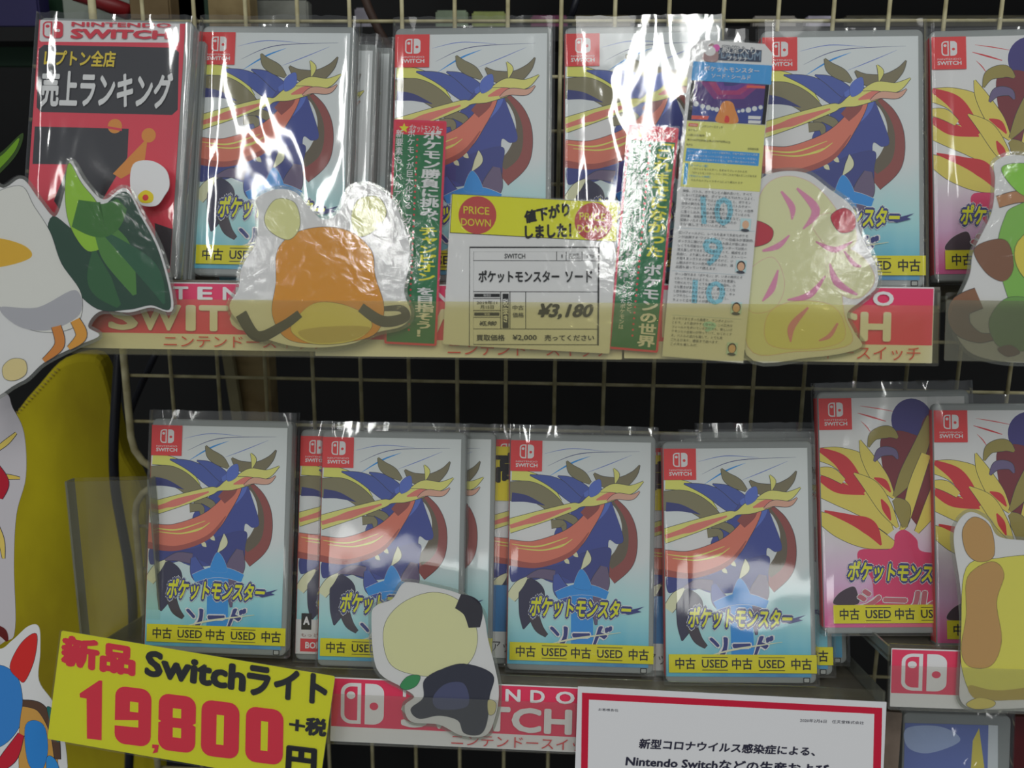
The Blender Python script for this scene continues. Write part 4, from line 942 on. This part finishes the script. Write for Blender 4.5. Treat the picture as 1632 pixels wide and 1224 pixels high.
cut_out(UP_S.off(.0135), [(-40, 300), (5, 300), (35, 285), (62, 318), (88, 345), (104, 300), (112, 256), (135, 290), (165, 318), (200, 300), (228, 345), (258, 405), (276, 492), (240, 490), (205, 498), (160, 496), (140, 520), (158, 535), (120, 552), (70, 578), (30, 610), (-40, 615)],
    'large white and leafy green paper cut-out at the left end of the upper shelf',
    [('b', [(84, 345), (130, 372), (165, 330), (200, 306), (224, 345), (254, 405), (272, 489), (240, 486), (205, 493), (155, 492), (110, 450), (78, 395)], ink(26, 62, 46)),
     ('b', [(110, 260), (130, 292), (158, 330), (168, 385), (140, 400), (112, 360), (104, 310)], ink(134, 178, 44)),
     ('r', [(150, 345, 10), (185, 400, 46), (215, 470, 6)], ink(70, 120, 52), None), ('r', [(165, 370, 6), (235, 430, 30), (262, 484, 4)], ink(34, 84, 58), None), ('r', [(150, 400, 6), (160, 450, 36), (190, 488, 8)], ink(40, 88, 50), None),
     ('r', [(120, 340, 40), (165, 350, 50), (195, 325, 20)], ink(52, 104, 40), None),
     ('b', [(-30, 330), (30, 296), (55, 330), (80, 370), (98, 420), (130, 470), (120, 520), (60, 528), (10, 500), (-30, 430)], OFFW), ('b', [(0, 490), (60, 490), (120, 462), (128, 500), (80, 526), (30, 520)], ink(158, 158, 164), None),
          ('b', [(-30, 385), (0, 380), (40, 392), (50, 410), (10, 424), (-30, 425)], ink(216, 158, 36), None), ('r', [(90, 520, 14), (95, 550, 14), (70, 575, 6)], ink(190, 118, 42)), ('r', [(120, 510, 14), (130, 535, 16), (110, 555, 6)], ink(200, 140, 44)),
     ('b', [(5, 585), (20, 572), (40, 575), (42, 595), (25, 606), (8, 603)], ink(206, 184, 130))])
cut_out(UP_S.off(.0088), [(386, 425), (408, 385), (412, 340), (408, 318), (438, 302), (470, 306), (492, 330), (515, 350), (540, 338), (558, 302), (592, 296), (625, 318), (640, 350), (652, 390), (650, 430), (644, 465), (655, 500), (640, 520), (600, 530), (560, 548), (500, 554), (450, 548), (400, 528), (366, 492), (380, 460)],
    'orange and cream rounded paper cut-out on a white ground, left half of the upper shelf',
    [('b', [(442, 400), (470, 372), (515, 362), (560, 370), (592, 400), (598, 440), (612, 490), (600, 530), (556, 545), (500, 548), (455, 538), (434, 500), (440, 450)], ink(222, 136, 34)),
     ('b', [(470, 510), (500, 484), (540, 484), (580, 500), (592, 522), (560, 544), (500, 548), (466, 530)], ink(206, 190, 112)), ('b', [(476, 528), (530, 520), (590, 522), (560, 542), (500, 546)], ink(176, 160, 92), None),
     ('b', [(422, 345), (440, 318), (470, 324), (478, 360), (460, 382), (430, 368)], ink(204, 200, 140)), ('b', [(560, 345), (572, 318), (602, 314), (616, 340), (596, 368), (570, 376)], ink(204, 200, 140)),
     ('r', [(384, 500, 16), (410, 536, 14), (450, 520, 12), (478, 500, 10)], ink(56, 54, 54)), ('r', [(575, 490, 12), (610, 512, 14), (645, 506, 12), (640, 492, 8), (612, 492, 5)], ink(56, 54, 54))])
cut_out(UP_S.off(.0030), [(1188, 420), (1196, 330), (1208, 290), (1240, 274), (1285, 276), (1320, 300), (1358, 330), (1370, 370), (1395, 420), (1398, 455), (1375, 478), (1350, 500), (1362, 530), (1370, 555), (1290, 570), (1190, 566)],
    'cream and pink swirled paper cut-out near the right end of the upper shelf',
    [('b', [(1192, 400), (1212, 310), (1245, 282), (1290, 290), (1330, 330), (1350, 380), (1340, 430), (1345, 500), (1355, 548), (1270, 560), (1192, 552)], ink(210, 206, 156), ink(206, 150, 150)),
     ('b', [(1316, 420), (1340, 395), (1375, 410), (1394, 445), (1372, 474), (1340, 468)], ink(212, 206, 158), ink(206, 150, 150)), ('b', [(1188, 440), (1230, 410), (1250, 450), (1235, 490), (1195, 495)], ink(212, 206, 158), ink(206, 150, 150)),
     ('b', [(1225, 500), (1270, 480), (1330, 490), (1345, 540), (1290, 556), (1225, 548)], ink(206, 196, 128), ink(206, 150, 140)), ('b', [(1295, 360), (1320, 340), (1360, 360), (1362, 390), (1330, 402)], ink(212, 208, 160), ink(206, 150, 150)),
     ('r', [(1245, 305, 3), (1262, 330, 9), (1262, 350, 2)], ink(212, 130, 160), None), ('r', [(1270, 300, 3), (1300, 335, 12), (1280, 365, 2)], ink(212, 130, 160), None), ('r', [(1215, 400, 3), (1240, 392, 8), (1258, 375, 2)], ink(212, 130, 160), None), ('r', [(1300, 385, 2), (1330, 398, 8), (1358, 385, 2)], ink(212, 130, 160), None),
     ('r', [(1322, 420, 2), (1334, 450, 10), (1366, 470, 3)], ink(212, 130, 160), None), ('r', [(1215, 480, 2), (1230, 460, 9), (1240, 430, 2)], ink(212, 130, 160), None), ('r', [(1288, 490, 3), (1262, 520, 10), (1260, 545, 2)], ink(214, 128, 150), None), ('r', [(1335, 515, 3), (1322, 535, 6), (1305, 543, 2)], ink(214, 128, 150), None), ('r', [(1345, 400, 2), (1360, 420, 6), (1372, 425, 2)], ink(212, 130, 160), None), ('r', [(1255, 478, 2), (1290, 470, 9), (1315, 440, 2)], ink(212, 130, 160), None),
     ('b', [(1324, 345), (1345, 332), (1362, 345), (1360, 366), (1338, 370)], ink(178, 50, 66)), ('b', [(1192, 356), (1210, 353), (1231, 366), (1226, 385), (1200, 393), (1192, 380)], ink(172, 50, 64))])
cut_out(RU_S.off(.0030), [(1588, 256), (1640, 250), (1760, 300), (1760, 560), (1640, 578), (1560, 568), (1528, 540), (1520, 500), (1545, 440), (1552, 400), (1580, 340), (1586, 290)],
    'leaf green and brown rounded paper cut-out at the right edge of the upper shelf',
    [('b', [(1600, 350), (1620, 328), (1700, 310), (1740, 420), (1720, 520), (1640, 540), (1605, 470), (1590, 400)], ink(120, 170, 76)), ('b', [(1552, 400), (1575, 384), (1605, 385), (1615, 425), (1600, 448), (1572, 435)], ink(122, 84, 62)),
     ('r', [(1590, 322, 16), (1620, 314, 16), (1660, 312, 14)], ink(166, 120, 84)), ('b', [(1596, 268), (1640, 262), (1680, 290), (1670, 320), (1625, 308)], ink(128, 186, 66)),
     ('r', [(1560, 475, 30), (1530, 490, 30), (1532, 520, 26), (1560, 538, 14), (1590, 535, 8)], ink(128, 88, 62)), ('b', [(1578, 505), (1605, 475), (1650, 480), (1700, 520), (1650, 556), (1600, 556), (1580, 535)], ink(104, 148, 74)), ('b', [(1590, 556), (1610, 550), (1625, 562), (1605, 568)], ink(110, 66, 50)), ('b', [(1622, 385), (1700, 340), (1740, 420), (1690, 460), (1630, 440)], ink(216, 186, 74))])
cut_out(LO_S.off(.0028), [(592, 985), (600, 965), (625, 955), (640, 932), (655, 928), (690, 935), (735, 948), (768, 975), (778, 1020), (788, 1060), (795, 1100), (790, 1140), (774, 1172), (735, 1172), (700, 1155), (655, 1150), (645, 1125), (660, 1110), (640, 1095), (600, 1065)],
    'cream and black rounded paper cut-out with a small green leaf, lower shelf',
    [('b', [(612, 1000), (640, 962), (690, 944), (735, 960), (760, 1005), (752, 1050), (715, 1075), (660, 1075), (620, 1055)], ink(208, 200, 152)), ('b', [(700, 1068), (740, 1058), (785, 1075), (780, 1110), (776, 1150), (765, 1170), (740, 1168), (730, 1148), (700, 1140), (668, 1145), (655, 1130), (675, 1112), (676, 1085)], ink(38, 40, 56)),
     ('b', [(690, 1112), (710, 1090), (740, 1090), (745, 1125), (700, 1130)], ink(66, 70, 104), None), ('r', [(730, 958, 22), (752, 970, 30), (756, 1000, 16)], ink(40, 38, 48)),
     ('b', [(638, 1093), (650, 1078), (669, 1077), (664, 1092), (648, 1099)], ink(50, 132, 78)), ('b', [(778, 1116), (790, 1120), (788, 1136), (779, 1138)], ink(196, 188, 134))])
cut_out(RL_S.off(.0030), [(1520, 860), (1528, 830), (1548, 816), (1575, 830), (1592, 855), (1640, 862), (1740, 870), (1760, 1120), (1640, 1128), (1560, 1130), (1532, 1118), (1530, 1080), (1535, 1000), (1530, 930)],
    'tan and yellow rounded paper cut-out in front of a red case',
    [('b', [(1540, 905), (1590, 890), (1660, 885), (1740, 900), (1740, 1090), (1640, 1112), (1560, 1112), (1534, 1070), (1532, 1000)], ink(212, 194, 84)), ('b', [(1542, 920), (1580, 895), (1600, 915), (1588, 960), (1596, 1020), (1580, 1060), (1545, 1062), (1532, 1035), (1540, 980)], ink(176, 138, 84)),
     ('b', [(1534, 845), (1552, 824), (1578, 840), (1584, 885), (1560, 895), (1540, 880)], ink(176, 138, 84)), ('b', [(1545, 1092), (1600, 1100), (1740, 1080), (1740, 1108), (1600, 1116), (1555, 1114)], ink(168, 148, 62), None), ('b', [(1540, 1122), (1560, 1112), (1585, 1118), (1580, 1127), (1555, 1130)], ink(200, 184, 90))])
LE = Plane(-.150, -.1, .1)
cut_out(LE, [(-60, 630), (5, 625), (20, 650), (38, 690), (41, 760), (26, 820), (22, 900), (24, 1000), (8, 1022), (-60, 1030)],
    'white paper cut-out with yellow and red marks at the left edge over the yellow felt',
    [('r', [(-10, 720, 6), (10, 705, 8), (26, 690, 3)], ink(200, 178, 90)), ('r', [(-10, 762, 8), (12, 760, 8), (32, 762, 3)], ink(196, 170, 80)), ('r', [(-12, 750, 30), (4, 770, 22), (2, 795, 4)], ink(160, 30, 46)), ('r', [(-10, 830, 10), (2, 860, 10), (6, 890, 4)], ink(200, 176, 90)), ('r', [(-10, 1000, 12), (4, 1008, 16), (12, 1022, 4)], ink(90, 30, 30), None)],
    clear=False, base=ink(176, 172, 176))
cut_out(LE.off(.010), [(-60, 1020), (-5, 1035), (20, 1020), (45, 998), (62, 1000), (64, 1040), (62, 1085), (85, 1120), (100, 1160), (105, 1250), (60, 1300), (-60, 1300)],
    'blue and red paper cut-out on a white ground in the bottom left corner',
    [('b', [(-40, 1070), (0, 1060), (28, 1080), (36, 1120), (30, 1160), (0, 1190), (-40, 1190)], ink(52, 118, 186)), ('b', [(16, 1062), (34, 1025), (58, 1010), (55, 1050), (40, 1085), (30, 1082)], ink(190, 44, 42)), ('b', [(38, 1120), (62, 1130), (82, 1165), (92, 1220), (80, 1290), (40, 1290), (30, 1200)], ink(186, 140, 70)),
     ('b', [(40, 1160), (55, 1148), (72, 1160), (76, 1200), (64, 1230), (45, 1215)], ink(46, 120, 190)), ('r', [(36, 1120, 10), (65, 1128, 14), (86, 1165, 14), (92, 1210, 10)], ink(84, 62, 50)), ('b', [(75, 1128), (90, 1138), (98, 1170), (90, 1180)], ink(34, 100, 96)), ('r', [(34, 1170, 10), (16, 1205, 24), (-10, 1230, 10)], ink(176, 34, 50)), ('b', [(74, 1212), (88, 1210), (96, 1240), (84, 1290)], ink(50, 130, 196))],
    clear=False)
cut_out(Plane(-.12, .1, .1), [(-30, 268), (5, 240), (36, 212), (30, 240), (8, 268), (-30, 300)], 'small pointed leaf green paper cut-out at the left edge above the white and green one',
    [('b', [(-25, 268), (5, 246), (30, 220), (24, 240), (4, 264), (-25, 290)], ink(98, 140, 34), None)], clear=False, base=ink(48, 70, 30))

# ------------------------------------------------------------------ bottom right: wrapped blue case and neighbours
wf = Frame.corners(Plane(-.10, -.25, .2), (1440, 1136), (1612, 1142), (1432, 1420))
t = thing('wrapped_case', 'clear wrapped case with blue and yellow cover at the bottom right', 'game case', wf)
shell_lid('front_lid', 0, .005, M_SHELL, t, wf.w, wf.h); shell_lid('back_tray', .0055, CD, M_SHELL, t, wf.w, wf.h)
ci = slab('cover_insert', [wf.loc(*p) for p in ((1442, 1152), (1590, 1156), (1590, 1400), (1436, 1400))], -.0004, -.0001, ink(92, 108, 168), t)
P = Print(.0004); P.poly([wf.loc(*p) for p in ((1575, 1155), (1590, 1156), (1590, 1400), (1570, 1400))], ink(190, 196, 206)); P.poly([wf.loc(*p) for p in ((1550, 1180), (1560, 1160), (1568, 1220), (1572, 1400), (1530, 1400), (1545, 1250))], ink(206, 186, 80)); P.blob([wf.loc(*p) for p in ((1445, 1160), (1500, 1158), (1530, 1180), (1480, 1200), (1446, 1190))], ink(150, 166, 206), None); P.build('cover_artwork', ci)
sleeve(t, M_CRUMPLE, 3, wf.w, wf.h)
wf = Frame.corners(Plane(-.115, -.25, .2), (1412, 1134), (1438, 1136), (1406, 1420))
tag(slab('side_panel', rrect(0, 0, wf.w, wf.h, .001), 0, .02, noisy('pinkish_card', (110, 96, 82), (160, 140, 124), 30, .5, .2), None, None, wf.matrix()), 'narrow dull pinkish card upright left of the wrapped blue case', 'panel')
wf = Frame.corners(Plane(-.10, -.25, .2), (1616, 1142), (1700, 1144), (1612, 1420))
tag(slab('dark_red_case', rrect(0, 0, wf.w, wf.h, .002), 0, .011, noisy('dark_red_card', (70, 12, 18), (96, 18, 24), 30, .4, .1), None, None, wf.matrix()), 'dark red case at the bottom right corner beside the wrapped blue case', 'game case')
